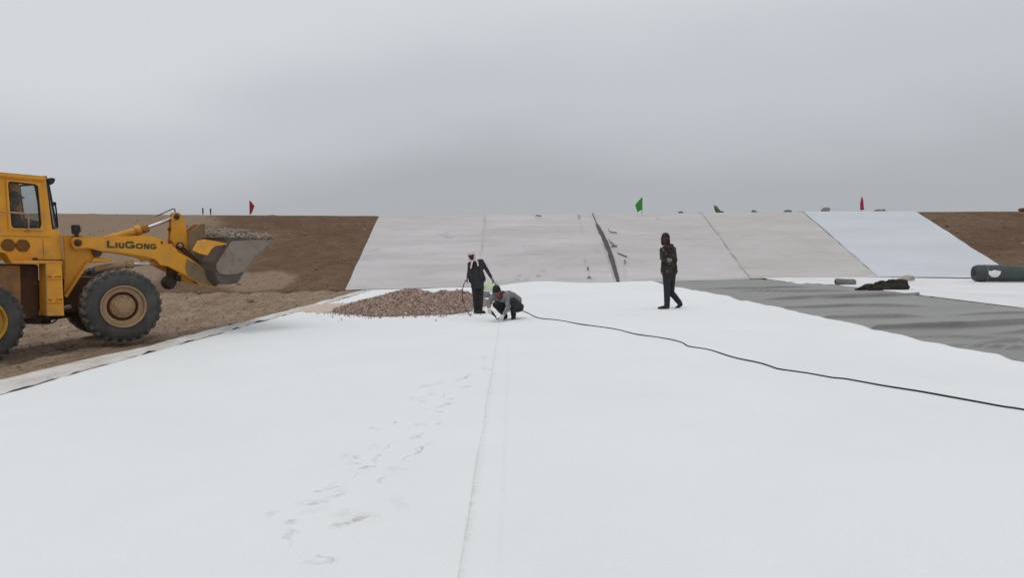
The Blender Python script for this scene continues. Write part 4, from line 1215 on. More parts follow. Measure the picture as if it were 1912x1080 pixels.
# ---- rear unit: cab, platform, hood
WC0, WC1 = .42, 1.74
win = [(16, 342), (19, 339.5), (65, 344.5), (70.5, 348.5), (77, 419), (74.5, 425.5), (27, 425.5), (22.5, 421)]
side_o = [(-44, 318), (84, 330.5), (86.5, 338), (97.5, 428), (112, 432), (116.5, 486), (-44, 486)]
cab = ext('cab', RP, side_o, WC0, WC0 + .07, M['paint'], holes=[win], bev=.008)
far_o, far_w = poly_uz(RP, side_o, WC0), poly_uz(RP, win, WC0)
ext('cab_far_side', RP, far_o, WC1 - .07, WC1, M['paint'], cab, holes=[far_w], uz=True, bev=.008)
u0, _z = RP.uz(-44, 400, WC0)
zt = RP.uz(-44, 318, WC0)[1]; zb = RP.uz(-44, 486, WC0)[1]
zw = RP.uz(-44, 425, WC0)[1]
def quadbox(name, corners, mat, parent, thick):
    bm = bmesh.new(); vs = [bm.verts.new(c_) for c_ in corners]; bm.faces.new(vs)
    o = bm_obj(name, bm, mat, parent, LO)
    s_ = o.modifiers.new('thick', 'SOLIDIFY'); s_.thickness = thick; s_.offset = 0
    return o
# back wall with a window opening
def wallrect(w0_, z0_, w1_, z1_): return [RP.pt(u0, w0_, z0_), RP.pt(u0, w1_, z0_), RP.pt(u0, w1_, z1_), RP.pt(u0, w0_, z1_)]
quadbox('cab_back_panel', wallrect(WC0 + .03, zb, WC1 - .03, zw), M['cab_inside'], cab, .05)
quadbox('cab_back_panel', wallrect(WC0 + .03, zw, WC0 + .25, zt), M['cab_inside'], cab, .05)
quadbox('cab_back_panel', wallrect(WC1 - .25, zw, WC1 - .03, zt), M['cab_inside'], cab, .05)
quadbox('cab_back_panel', wallrect(WC0 + .25, zt - .2, WC1 - .25, zt), M['cab_inside'], cab, .05)
quadbox('rear_window', wallrect(WC0 + .25, zw, WC1 - .25, zt - .2), M['glass'], cab, .008)
ua, za = RP.uz(112, 432, WC0); ub, zb2 = RP.uz(116.5, 486, WC0); uc, zc = RP.uz(97, 428, WC0); ut, ztt = RP.uz(86.5, 338, WC0)
quadbox('cab_front_panel', [RP.pt(ua - .03, WC0 + .02, za), RP.pt(ua - .03, WC1 - .02, za), RP.pt(ub - .03, WC1 - .02, zb2), RP.pt(ub - .03, WC0 + .02, zb2)], M['paint'], cab, .05)
quadbox('cowl', [RP.pt(uc, WC0 + .02, zc - .03), RP.pt(uc, WC1 - .02, zc - .03), RP.pt(ua, WC1 - .02, za - .03), RP.pt(ua, WC0 + .02, za - .03)], M['paint'], cab, .05)
quadbox('cab_floor', [RP.pt(u0, WC0 + .03, zb + .1), RP.pt(ub, WC0 + .03, zb + .1), RP.pt(ub, WC1 - .03, zb + .1), RP.pt(u0, WC1 - .03, zb + .1)], M['cab_inside'], cab, .05)
# bowed windscreen: two corner panes and a middle pane with dark frames
f1, g1 = RP.uz(91, 341, WC0 + .33); f2, g2 = RP.uz(106.8, 425, WC0 + .33)
wm0, wm1 = WC0 + .36, WC1 - .36
A_t, A_b = RP.pt(ut + .01, WC0 + .03, ztt - .02), RP.pt(uc + .02, WC0 + .03, zc + .01)
B_t, B_b = RP.pt(f1, wm0, g1), RP.pt(f2, wm0, g2)
C_t, C_b = RP.pt(f1, wm1, g1), RP.pt(f2, wm1, g2)
D_t, D_b = RP.pt(ut + .01, WC1 - .03, ztt - .02), RP.pt(uc + .02, WC1 - .03, zc + .01)
wsn = quadbox('windscreen', [A_t, B_t, B_b, A_b], M['glass_front'], cab, .008)
quadbox('windscreen', [B_t, C_t, C_b, B_b], M['glass_front'], cab, .008)
quadbox('windscreen', [C_t, D_t, D_b, C_b], M['glass_front'], cab, .008)
bm = bmesh.new()
for a_, b_ in ((A_t, A_b), (B_t, B_b), (C_t, C_b), (D_t, D_b), (A_b, B_b), (B_b, C_b), (C_b, D_b), (A_t, B_t), (B_t, C_t), (C_t, D_t)): tube_bm(bm, [a_, b_], .02, 6)
bm_obj('windscreen_frame', bm, M['black'], wsn, LO)
tube('wiper', smooth_path([B_t + (B_b - B_t) * .47 + RP.h * .03, B_t + (B_b - B_t) * .55 + RP.h * .05, B_b + RP.h * .02], 4), .014, M['black'], wsn, LO, 6)
bm = bmesh.new(); q = B_t + (B_b - B_t) * .47
box_bm(bm, q + RP.h * .035, RP.h * .03, RP.n * .02, Vector((0, 0, .035)), .006); bm_obj('wiper_motor', bm, M['black'], wsn, LO)

ext('roof', RP, [(-46, 317.3), (84, 328.8), (88.5, 331), (88.8, 335), (84, 338), (-46, 326.5)], WC0 - .05, WC1 + .05, M['paint'], cab, bev=.02)
door_o = [(10.5, 335), (76.5, 341.2), (83.5, 431.5), (16, 429.8)]
win2 = [(15.2, 342), (18.5, 338.6), (65.5, 343.6), (71.3, 348), (77.8, 419.5), (75, 426.5), (26.3, 426.5), (21.8, 421.5)]
door = ext('door', RP, door_o, WC0 - .022, WC0 - .001, M['paint'], cab, holes=[win2], bev=.006)
gask = [(17, 343), (20, 341), (64.5, 346), (69.3, 349.5), (75.6, 418.5), (73.6, 424), (28, 424), (23.8, 420.2)]
ext('window_gasket', RP, win, WC0 - .012, WC0 + .05, M['black'], door, holes=[gask], bev=0)
ext('window_pane', RP, gask, WC0 + .02, WC0 + .026, M['glass'], door, bev=0)
ext('window_pane', RP, far_w, WC1 - .04, WC1 - .034, M['glass'], cab, bev=0, uz=True)
bm = bmesh.new()
tube_bm(bm, smooth_path([RP.at(-30, 394, WC0 - .1), RP.at(0, 395.5, WC0 - .1), RP.at(45, 398.7, WC0 - .1), RP.at(52, 400, WC0 - .1), RP.at(53.3, 405, WC0 - .1), RP.at(53.6, 429, WC0 - .1), RP.at(53.6, 432, WC0 - .02)], 5), .014, 8)
bm_obj('handrail', bm, M['paint_pale'], cab, LO, True)
tube('handrail', smooth_path([RP.at(113.5, 437, WC0 - .06), RP.at(115.5, 455, WC0 - .06), RP.at(118.5, 487, WC0 - .06)], 5), .017, M['paint_pale'], cab, LO, 8)
# vents: plates with a grid of holes standing in relief
for vx, vy in ((15.3, 458.3), (42.3, 459)):
    c_ = RP.at(vx, vy, WC0); bm = bmesh.new()
    tube_bm(bm, [c_ - RP.n * .014, c_ + RP.n * .01], .108, 32)
    vg = bm_obj('vent', bm, M['vent'], cab, LO)
    bm = bmesh.new()
    for i in range(-4, 5):
        for j in range(-4, 5):
            x_, y_ = (i + .5 * (j % 2)) * .036, j * .032
            if math.hypot(x_, y_) < .1:
                cc = c_ + RP.h * x_ + Vector((0, 0, y_))
                tube_bm(bm, [cc - RP.n * .020, cc - RP.n * .012], [.008, .0105], 6)
    bm_obj('grille_bead', bm, M['paint'], vg, LO)
ext('vent_catch', RP, [(61, 482), (70, 481.5), (71, 485), (62, 485.5)], WC0 - .02, WC0, M['brown_rust_shade'], cab, bev=.003)
ext('body_seam', RP, [(2, 440), (96, 442), (96, 443.2), (2, 441.2)], WC0 - .006, WC0 + .002, M['paint_dirty'], cab, bev=0)
ext('body_seam', RP, [(80, 445), (81, 445), (82, 485), (81, 485)], WC0 - .006, WC0 + .002, M['paint_dirty'], cab, bev=0)
ext('body_seam', RP, [(62, 485.2), (116, 485.6), (116, 487), (62, 487)], WC0 - .02, WC0 + .002, M['brown_rust_shade'], cab, bev=0)

# roof lamp
lamp = ext('roof_lamp', RP, [(89, 336.5), (92, 333), (99, 331.5), (104.5, 334.5), (101.5, 341), (98, 345), (91, 344.5)], WC0 + .02, WC0 + .20, M['black'], bev=.012)
ext('lamp_bracket', RP, [(81, 329), (86, 327.5), (89, 331), (88.5, 336), (85, 336)], WC0 + .05, WC0 + .12, M['brown_rust_shade'], lamp, bev=.008)

# platform, steps, tank
ext('platform', RP, [(-60, 463), (0, 466.5), (13.5, 469), (25, 486.5), (117.5, 488), (117.5, 492.5), (23, 492.6), (11, 473.5), (0, 471.5), (-60, 468)], .10, WC0 + .02, M['paint'])
slots = [[(88.5, 515.8), (97, 516), (97, 518.6), (88.5, 518.4)], [(102, 516), (114, 515.6), (114, 518.6), (102, 518.8)],
         [(89, 559), (97, 559), (97, 562.5), (89, 562.5)], [(104, 558.5), (116, 557.5), (116, 562), (104, 563)]]
steps = ext('step_box', RP, [(86, 491), (115, 491), (120, 590), (88, 590.5)], .11, .13, M['paint'], holes=slots, bev=.005)
ext('step_box_body', RP, [(86, 491), (115, 491), (120, 590), (88, 590.5)], .14, .46, M['paint'], steps, bev=.006)
ext('step_tread', RP, [(87.5, 519.5), (116, 519), (116, 521), (87.5, 521.5)], .075, .11, M['paint'], steps, bev=.003)
ext('step_tread', RP, [(88.5, 564), (118, 563), (118, 565), (88.5, 566)], .075, .11, M['paint'], steps, bev=.003)
ext('edge_bead', RP, [(85.2, 493), (87, 493), (89, 590), (87.2, 590)], .095, .12, M['paint_pale'], steps, bev=.003)
ext('fuel_tank', RP, [(-50, 493), (72, 494), (74, 592), (-50, 592)], .50, .95, M['brown_rust_shade'], bev=.02)  # brown colour stands for yellow paint in the shade of the platform
ext('tank_plate', RP, [(-50, 495), (38, 496), (40, 592), (-50, 592)], .44, .5, M['paint_dirty'], bev=.01)
tube('loose_hose', smooth_path([RP.at(63, 590, .3), RP.at(66, 597, .28), RP.at(76, 604, .26), RP.at(88, 605, .26), RP.at(100, 602, .26), RP.at(108, 595, .28), RP.at(111, 588, .3)], 5), .013, M['black'], loader, LO, 6)
ext('rear_frame', RP, [(-1.4, -.15), (1.15, -.15), (1.15, .35), (-1.4, .45)], .75, 1.45, M['brown_rust_shade'], uz=True)
cyl('rear_axle', RP.pt(0, .2, 0), RP.pt(0, TRACK - .2, 0), .17, M['brown_rust_shade'])
# articulation joint and drive shaft
hj = (RP.pt(1.15, 1.1, .1) + FP.pt(-1.05, 1.1, .1)) / 2
bm = bmesh.new(); tube_bm(bm, [hj + Vector((0, 0, -.35)), hj + Vector((0, 0, .45))], .16, 16); bm_obj('articulation_joint', bm, M['grease'], loader, LO, True)
cyl('drive_shaft', RP.pt(.9, 1.0, -.12), FP.pt(-.3, 1.0, -.12), .06, M['grease'])
cyl('steering_cylinder', RP.pt(.75, .62, .0), FP.pt(-.75, .66, .0), .05, M['chrome'])
# engine hood and counterweight behind the cab
ext('engine_hood', RP, [(u0 - .02, .25), (u0 - .02, 1.45), (u0 - 1.2, 1.4), (u0 - 1.4, 1.25), (u0 - 1.45, .3)], .5, 1.68, M['paint'], uz=True, bev=.05)
ext('counterweight', RP, [(u0 - 1.0, -.2), (u0 - 1.45, -.15), (u0 - 1.6, .1), (u0 - 1.6, .3), (u0 - .9, .3)], .3, 1.9, M['paint_dirty'], uz=True, bev=.05)
cyl('exhaust_pipe', RP.pt(u0 - .7, .9, 1.35), RP.pt(u0 - .7, .9, 2.1), .05, M['steel_dark'])
# seat and steering wheel
seat = ext('seat', RP, [(u0 + .18, zb + .12), (u0 + .85, zb + .12), (u0 + .85, zb + .5), (u0 + .42, zb + .5), (u0 + .30, zb + 1.0), (u0 + .18, zb + 1.0)], .85, 1.32, M['seat_red'], cab, uz=True, bev=.04)
sc_ = RP.at(66, 420, 1.08)
tube('steering_wheel', [sc_ + RP.h * (.17 * math.cos(t)) * .8 + RP.n * .19 * math.sin(t) + Vector((0, 0, -.1 * math.cos(t))) for t in np.linspace(0, 2 * math.pi, 25)], .014, M['black'], cab, LO, 6)
tube('steering_column', [sc_, sc_ + RP.h * .18 + Vector((0, 0, -.45))], .03, M['black'], cab, LO, 8)

# ================================================================== PEOPLE
def seg_dist(P, a, ra, b, rb):
    ab = b - a; L2 = float(ab @ ab) + 1e-9
    t = np.clip(((P - a) @ ab) / L2, 0, 1)
    return np.linalg.norm(P - (a + t[:, None] * ab), axis=1) - (ra + t * (rb - ra))

_b = bmesh.new(); bmesh.ops.create_icosphere(_b, subdivisions=2, radius=1)
ICO = [v.co.copy() for v in _b.verts]; _b.free()

def build_body(name, prims, mats, vox=.011, wrinkle=.006, parent=None, org=(0, 0, 0), smooth_it=3):
    """prims: (list of (point, radius), material index). Hulls are fused into ONE surface; faces take the nearest hull's material."""
    bm = bmesh.new()
    for sph, mi in prims:
        hb = bmesh.new()
        for c_, r_ in sph:
            for q in ICO: hb.verts.new(Vector(c_) + q * r_)
        bmesh.ops.convex_hull(hb, input=hb.verts[:])
        mp = {}
        for f in hb.faces:
            for v in f.verts:
                if v not in mp: mp[v] = bm.verts.new(v.co)
        for f in hb.faces: bm.faces.new([mp[v] for v in f.verts])
        hb.free()
    me = bpy.data.meshes.new(name + '_tmp'); bm.to_mesh(me); bm.free()
    o = bpy.data.objects.new(name + '_tmp', me); C.objects.link(o)
    md = o.modifiers.new('r', 'REMESH'); md.mode = 'VOXEL'; md.voxel_size = vox
    ms = o.modifiers.new('s', 'SMOOTH'); ms.iterations = smooth_it; ms.factor = .5
    dg = bpy.context.evaluated_depsgraph_get()
    m2 = bpy.data.meshes.new_from_object(o.evaluated_get(dg))
    bpy.data.objects.remove(o); bpy.data.meshes.remove(me)
    m2.name = name
    n = len(m2.vertices); co = np.empty(n * 3, np.float32); m2.vertices.foreach_get('co', co); co = co.reshape(-1, 3).astype(float)
    nf = len(m2.polygons); ce = np.empty(nf * 3, np.float32); m2.polygons.foreach_get('center', ce); ce = ce.reshape(-1, 3).astype(float)
    best = np.full(nf, 1e9); idx = np.zeros(nf, np.int32)
    for sph, mi in prims:
        d = np.full(nf, 1e9)
        S_ = [(np.array(c_, float), r_) for c_, r_ in sph]
        if len(S_) == 1: d = np.linalg.norm(ce - S_[0][0], axis=1) - S_[0][1]
        for i in range(len(S_)):
            for j in range(i + 1, len(S_)): d = np.minimum(d, seg_dist(ce, S_[i][0], S_[i][1], S_[j][0], S_[j][1]))
        k = d < best; best[k] = d[k]; idx[k] = mi
    if wrinkle:
        no = np.empty(n * 3, np.float32); m2.vertices.foreach_get('normal', no); no = no.reshape(-1, 3)
        dz = np.array([mnoise.noise(Vector((c_[0] * 9, c_[1] * 9, c_[2] * 16))) for c_ in co])
        co = co + no * (dz * wrinkle)[:, None]
    co -= np.array(org)
    m2.vertices.foreach_set('co', co.astype(np.float32).ravel())
    m2.materials.clear()
    for m_ in mats: m2.materials.append(m_)
    m2.polygons.foreach_set('material_index', idx)
    m2.polygons.foreach_set('use_smooth', [True] * nf)
    m2.update()
    return link(name, m2, None, parent)

def hand(prims, wrist, tip_dir, palm_n, mi, s=1.0, curl=.5, side=1):
    """palm, four bent fingers of unequal length and a thumb, as chains of small hulls"""
    d = Vector(tip_dir).normalized(); n_ = Vector(palm_n); n_ = (n_ - d * n_.dot(d)).normalized(); l_ = d.cross(n_) * side
    W0 = Vector(wrist)
    prims.append(([(W0, .028 * s), (W0 + d * .08 * s + l_ * .028 * s, .018 * s), (W0 + d * .085 * s - l_ * .026 * s, .017 * s)], mi))
    for k, (off, ln_) in enumerate(((.032, .072), (.011, .082), (-.010, .076), (-.030, .060))):
        p = W0 + d * .082 * s + l_ * off * s; a = curl * .4; q = p
        for j, fr_ in enumerate((.45, .32, .23)):
            a += curl * .45
            q2 = q + (d * math.cos(a) + n_ * math.sin(a)) * (ln_ * fr_ * s)
            prims.append(([(q, (.0105 - .001 * j) * s), (q2, (.0098 - .001 * j) * s)], mi)); q = q2
    p = W0 + d * .025 * s + l_ * .028 * s
    q = p + (d * .5 + l_ * .7 + n_ * .35).normalized() * .045 * s; q2 = q + (d * .8 + l_ * .15 + n_ * .5).normalized() * .035 * s
    prims.append(([(p, .014 * s), (q, .012 * s)], mi)); prims.append(([(q, .012 * s), (q2, .010 * s)], mi))

def head(prims, c, fwd, up, mi, s=1.0, mouth=None, eye=None):
    c = Vector(c); f = Vector(fwd).normalized(); u = Vector(up); u = (u - f * u.dot(f)).normalized(); l_ = f.cross(u)
    P = lambda a, b, d: c + f * a * s + l_ * b * s + u * d * s
    prims.append(([(P(-.015, 0, .035), .088 * s), (P(.02, 0, .02), .078 * s), (P(.035, 0, -.065), .045 * s)], mi))
    prims.append(([(P(.05, .022, -.02), .035 * s), (P(.05, -.022, -.02), .035 * s)], mi))
    prims.append(([(P(.088, 0, .012), .010 * s), (P(.105, 0, -.022), .014 * s)], mi))      # nose
    prims.append(([(P(.072, .026, .022), .014 * s), (P(.076, -.026, .022), .014 * s)], mi))  # brow
    for b in (.083, -.083): prims.append(([(P(-.005, b, .01), .014 * s), (P(0, b, -.025), .012 * s)], mi))
    if eye is not None:
        for b in (.03, -.03): prims.append(([(P(.090, b, .008), .009 * s)], eye))
    if mouth is not None: prims.append(([(P(.090, .018, -.052), .008 * s), (P(.090, -.018, -.052), .008 * s)], mouth))
    return P

# ---- tarpaulin heap: folded cloth fused into one surface
tp = []
k_ = root_p.y / F_PX
def tpt(px, py, dy): return PY(px, py, root_p.y + dy)
for chain in ([(1598, 541, .05, .035), (1606, 539, .0, .05), (1616, 538, .05, .07)], [(1612, 536, .1, .07), (1622, 534.5, .1, .085), (1634, 537, .1, .09)],
              [(1622, 540, -.1, .06), (1640, 540, -.15, .07), (1660, 540.5, -.15, .065)], [(1634, 534, .2, .09), (1646, 530, .2, .11), (1657, 532, .15, .10)],
              [(1644, 537, .0, .10), (1656, 536, .0, .12), (1668, 538, -.05, .10)], [(1662, 530, .1, .12), (1674, 529, .1, .13), (1688, 530, .1, .12)],
              [(1664, 537, -.05, .11), (1680, 537, -.08, .12), (1691, 536.5, -.05, .11)], [(1676, 533, .3, .14), (1688, 534, .3, .13)], [(1640, 538, .35, .1), (1662, 537, .4, .12)],
              [(1672, 526.5, .05, .05), (1682, 526, .0, .05), (1692, 530, -.05, .05), (1693, 537, -.12, .05)], [(1645, 527.5, .1, .04), (1653, 530, .0, .045), (1656, 537, -.12, .04)],
              [(1628, 533, .0, .035), (1636, 537, -.1, .04), (1640, 541, -.2, .03)]):
    for q, r_ in zip(chain, chain[1:]):
        tp.append(([(tpt(*q[:3]), q[3]), (tpt(*r_[:3]), r_[3])], 0))
o = build_body('tarpaulin_heap', tp, [M['tarp']], .022, .035, None, root_p, 1)
o.location = root_p
tag(o, 'crumpled dark brown tarpaulin heap on the floor at the foot of the bank', 'tarpaulin')

# ---- woman standing with the cable
Yw = G(895, 587).y
J = lambda px, py, dy=0.0: PY(px, py, Yw + dy)
org_w = Vector((J(890, 586).x, Yw, base(J(890, 586).x, Yw) + .018))
zg = org_w.z
pr = []
# 0 jacket 1 trousers 2 shoes 3 face 4 gloves 5 eye
hipL, hipR = J(885.5, 526), J(896.5, 526)
kneeL, kneeR = J(888, 556, -.03), J(897.5, 556, -.03)
ankL, ankR = J(889.5, 580, 0), J(896.5, 580, .02)
for h_, k_, a_ in ((hipL, kneeL, ankL), (hipR, kneeR, ankR)):
    pr.append(([(h_, .098), (k_, .073)], 1)); pr.append(([(k_, .073), (a_, .062)], 1))
for a_, tx in ((ankL, .075), (ankR, .115)):
    g_ = Vector((a_.x, a_.y, zg))
    pr.append(([(g_ + Vector((-.035, .02, .045)), .045), (g_ + Vector((tx, -.10, .032)), .032), (g_ + Vector((tx * .8, -.06, .04)), .038)], 2))
pr.append(([(J(886, 521), .10), (J(897, 521), .10), (J(887, 510), .085), (J(895, 510), .085)], 1))
shL, shR = J(877.5, 493.5, 0), J(898.5, 488, .02)
pr.append(([(shL, .058), (shR, .062), (J(884, 510, -.01), .098), (J(895, 509, .0), .098)], 0))
pr.append(([(J(883, 510), .098), (J(896, 510), .098), (J(881.5, 523), .095), (J(900, 521.5), .10)], 0))
elL, wrL = J(876, 508, .03), J(873.5, 518, -.08)
elR, wrR = J(908.5, 503.5, .03), J(917, 518, -.10)
for s_, e_, w_ in ((shL, elL, wrL), (shR, elR, wrR)):
    pr.append(([(s_, .062), (e_, .050)], 0)); pr.append(([(e_, .052), (w_, .038)], 0))
hand(pr, J(873, 519.5, -.09), Vector((-.25, -.1, -1)), Vector((1, -.2, 0)), 4, 1.05, .9)
hand(pr, J(918, 520, -.11), Vector((.45, -.1, -.9)), Vector((-.8, -.4, -.3)), 4, 1.05, .9, -1)
hc = J(880.5, 477.5, -.03)
pr.append(([(J(886, 490, 0), .055), (J(882.5, 482.5, -.01), .052)], 3))
hP = head(pr, hc, Vector((-.12, -.95, -.22)), Vector((-.18, -.1, 1)), 3, 1.0, None, 5)
woman = build_body('person', pr, [M['jacket_navy'], M['trousers_black'], M['shoe'], M['skin_dark'], M['glove_grey'], M['black']], org=org_w)
woman.location = org_w
tag(woman, 'standing woman in pink headscarf, dark jacket and apron holding the cable by the gravel', 'person')
def off(prims): return [([(Vector(c_), r_) for c_, r_ in s_], m_) for s_, m_ in prims]
sc2 = []
P = hP
sc2.append(([(P(-.03, 0, .055), .094), (P(.012, 0, .066), .086), (P(-.045, 0, -.01), .086)], 0))
for b in (.075, -.075): sc2.append(([(P(.0, b * .9, .03), .034), (P(.0, b, -.06), .026), (P(.03, b * .55, -.125), .022)], 0))
sc2.append(([(P(.055, .03, .098), .022), (P(.055, -.03, .098), .022)], 0))
sc2.append(([(P(.03, .05, -.125), .026), (P(.05, -.05, -.125), .026)], 0))
t1 = [J(882, 487.5, -.10), J(880.5, 494, -.125), J(879, 501, -.12)]
t2 = [J(887, 484, -.10), J(891, 489, -.12), J(892.5, 496, -.12)]
for tl_ in (t1, t2):
    for a_, b_ in zip(tl_, tl_[1:]): sc2.append(([(a_, .026), (b_, .022)], 0))
build_body('headscarf', sc2, [M['scarf']], .009, .004, woman, org_w)
# apron: curved cloth over the front
def apron_fn(u, v):
    py = 496 + 44 * v; half = np.interp(v, [0, .3, .45, 1], [4.0, 6.5, 9.5, 11.5])
    px = np.interp(v, [0, .5, 1], [888, 890.5, 892.5]) + half * (u * 2 - 1)
    dep = np.interp(v, [0, .3, .6, 1], [-.108, -.118, -.128, -.135]) + .10 * (u * 2 - 1) ** 2 + .008 * math.sin(u * 14 + v * 3)
    return J(px, py, dep) - org_w
o = grid_obj('apron', lin(0, 1, .05), lin(0, 1, .04), apron_fn, M['apron'], True)
o.parent = woman; s_ = o.modifiers.new('t', 'SOLIDIFY'); s_.thickness = .008

# ---- crouching man
gm_ = G(957, 599.5); Ym = gm_.y
J = lambda px, py, dy=0.0: PY(px, py, Ym + dy)
org_m = Vector((gm_.x, Ym, base(gm_.x, Ym) + .03)); zg = org_m.z
def gz(px, dy, r_):   # point at ground contact with sphere radius r_
    p = J(px, 598, dy); return Vector((p.x, Ym + dy, base(p.x, Ym + dy) + .034 + r_))
pr = []
# 0 jacket 1 trousers 2 shoes 3 skin 4 gloves 5 eye 6 collar
pel = J(967, 574, .20)
hL, hR = J(969, 574, .14), J(957, 572, .16)
kL, kR = J(958.5, 562, -.28), J(926, 569, -.20)
aL, aR = J(959, 591, -.03), J(943.5, 590, .06)
pr.append(([(hL, .115), (hR, .11), (pel, .12)], 1))
pr.append(([(hL, .112), (kL, .078)], 1)); pr.append(([(kL, .080), (aL, .058)], 1))
pr.append(([(hR, .110), (kR, .076)], 1)); pr.append(([(kR, .078), (aR, .056)], 1))
for a_, fx in ((aL, -.03), (aR, -.06)):
    b_ = Vector((a_.x, a_.y, base(a_.x, a_.y) + .034))
    pr.append(([(a_, .055), (b_ + Vector((.01, .05, .045)), .045)], 2))
    pr.append(([(b_ + Vector((.015, .06, .042)), .042), (b_ + Vector((fx * .6, -.08, .04)), .04), (b_ + Vector((fx, -.16, .03)), .03)], 2))
shL, shR = J(947, 553.5, -.08), J(921, 553.5, -.12)
pr.append(([(J(945, 551, .02), .095), (J(931, 552, -.02), .095), (J(963, 563, .18), .115), (J(952, 566, .10), .11)], 0))
pr.append(([(shL, .070), (shR, .070), (J(942, 560, -.06), .09), (J(933, 561, -.08), .085), (J(950, 549.5, .06), .085)], 0))
pr.append(([(J(956, 553, .12), .10), (J(966, 561, .20), .105)], 0))
eL, wL = J(949, 573, -.28), J(941.5, 587, -.34)
eR, wR = J(912.5, 566, -.18), J(912.5, 575, -.30)
for s_, e_, w_ in ((shL, eL, wL), (shR, eR, wR)):
    pr.append(([(s_, .068), (e_, .058)], 0)); pr.append(([(e_, .060), (w_, .042)], 0))
hand(pr, J(940, 589.5, -.35), Vector((-.8, -.25, -.62)), Vector((.2, .1, -1)), 4, 1.25, .35, 1)
hand(pr, J(912.5, 576, -.31), Vector((.30, -.2, -.9)), Vector((.8, .5, .1)), 4, 1.25, 1.0, -1)
hc = J(927.5, 545.5, -.20)
pr.append(([(J(937, 549, -.08), .062), (J(930.5, 547.5, -.16), .058)], 6))
hP = head(pr, hc, Vector((.15, -.72, -.66)), Vector((-.05, -.62, .75)), 3, 1.05, 6, 5)
man = build_body('person', pr, [M['jacket_grey'], M['trousers_black'], M['shoe'], M['skin'], M['glove'], M['black'], M['collar_red']], org=org_m, wrinkle=.009)
man.location = org_m
tag(man, 'crouching man in grey jacket and white gloves working on the white sheet', 'person')
hr = [([(hP(-.03, 0, .055), .094), (hP(.01, 0, .075), .080), (hP(-.055, 0, .0), .082)], 0)]
hr.append(([(hP(.045, .04, .085), .036), (hP(.045, -.04, .085), .036)], 0))
for b in (.062, -.062): hr.append(([(hP(0, b, .04), .035), (hP(-.02, b, .0), .03)], 0))
build_body('hair', hr, [M['hair']], .009, .006, man, org_m)
co = [([(J(938.5, 547, -.08), .05), (J(936.5, 555, -.15), .035)], 0), ([(J(936.5, 555, -.15), .034), (J(932, 558.5, -.17), .028)], 0)]
build_body('collar', co, [M['collar_red']], .009, .003, man, org_m)
# his tool: black heat-welding gun
ta, tb = J(916, 581.5, -.33), J(928, 594.5, -.36)
tb.z = max(tb.z, base(tb.x, tb.y) + .055)
tool = empty('welding_gun', ta); tag(tool, 'black hand tool held by the crouching man, tip on the sheet', 'hand tool')
dd = (tb - ta)
bm = bmesh.new(); tube_bm(bm, [ta - dd * .18, ta, ta + dd * .45, ta + dd * .5, ta + dd * .9], [.024, .030, .030, .022, .018], 12); bm_obj('tool_body', bm, M['black'], tool, ta, True)
bm = bmesh.new(); box_bm(bm, tb + Vector((.03, 0, -.01)), Vector((.06, 0, .012)), Vector((0, .022, 0)), Vector((-.002, 0, .010)), .004); bm_obj('nozzle', bm, M['black'], tool, ta)

# ---- walking man
gk = G(1238, 580); Yk = gk.y
J = lambda px, py, dy=0.0: PY(px, py, Yk + dy)
org_k = Vector((gk.x, Yk, base(gk.x, Yk) + .04)); zg = org_k.z
pr = []
# 0 camo 1 trousers 2 shoes 3 mask 4 glove 5 eye
h1, k1, a1 = J(1245, 514, -.06), J(1245.5, 543, -.09), J(1245.5, 572, -.07)
h2, k2, a2 = J(1253.5, 514, .08), J(1253, 546, .08), J(1269, 566, .07)
for h_, k_, a_ in ((h1, k1, a1), (h2, k2, a2)):
    pr.append(([(h_, .105), (k_, .078)], 1)); pr.append(([(k_, .080), (a_, .066)], 1))
f0 = Vector((a1.x, a1.y, zg))
pr.append(([(f0 + Vector((.02, 0, .045)), .044), (f0 + Vector((-.10, -.02, .038)), .038), (f0 + Vector((-.20, -.03, .028)), .028)], 2))
pr.append(([(J(1271.5, 569, .07), .042), (J(1265.5, 574, .06), .038), (J(1260.5, 577.5, .05), .030)], 2))
pr.append(([(a2, .06), (J(1270, 569.5, .07), .045)], 2))
pr.append(([(J(1246, 507), .10), (J(1253, 507), .10), (J(1246, 517), .10), (J(1253.5, 517), .10)], 1))
s1, s2 = J(1237, 467, -.12), J(1257, 465.5, .10)
pr.append(([(s1, .07), (s2, .075), (J(1243, 484, -.05), .10), (J(1254, 484, .05), .11)], 0))
pr.append(([(J(1243, 484, -.05), .10), (J(1254, 484, .04), .11), (J(1242.5, 507, -.07), .115), (J(1256.5, 507, .07), .115)], 0))
e1, w1 = J(1236.5, 482, -.20), J(1244, 488, -.26)
e2, w2 = J(1260.5, 486, .0), J(1256, 497, -.12)
for s_, e_, w_ in ((s1, e1, w1), (s2, e2, w2)):
    pr.append(([(s_, .068), (e_, .056)], 0)); pr.append(([(e_, .058), (w_, .045)], 0))
hand(pr, J(1245, 488, -.27), Vector((.8, -.1, .25)), Vector((0, .9, -.2)), 4, 1.0, .8, 1)
hand(pr, J(1255, 498, -.13), Vector((-.5, -.1, -.8)), Vector((0, .9, -.2)), 0, .9, .6, -1)
hc = J(1242.5, 446.5, -.02)
pr.append(([(J(1246, 462, 0), .068), (J(1244, 454, 0), .062)], 3))
hP = head(pr, hc, Vector((-.45, -.88, -.08)), Vector((-.05, 0, 1)), 3, 1.05, None, 5)
walker = build_body('person', pr, [M['camo'], M['trousers_grey'], M['shoe'], M['mask_maroon'], M['glove_grey'], M['black']], org=org_k, wrinkle=.008)
walker.location = org_k
tag(walker, 'man in dark hood and camouflage jacket walking left across the white sheet', 'person')
hd = [([(hP(-.035, 0, .05), .098), (hP(.005, 0, .06), .090), (hP(-.05, 0, -.03), .092)], 0)]
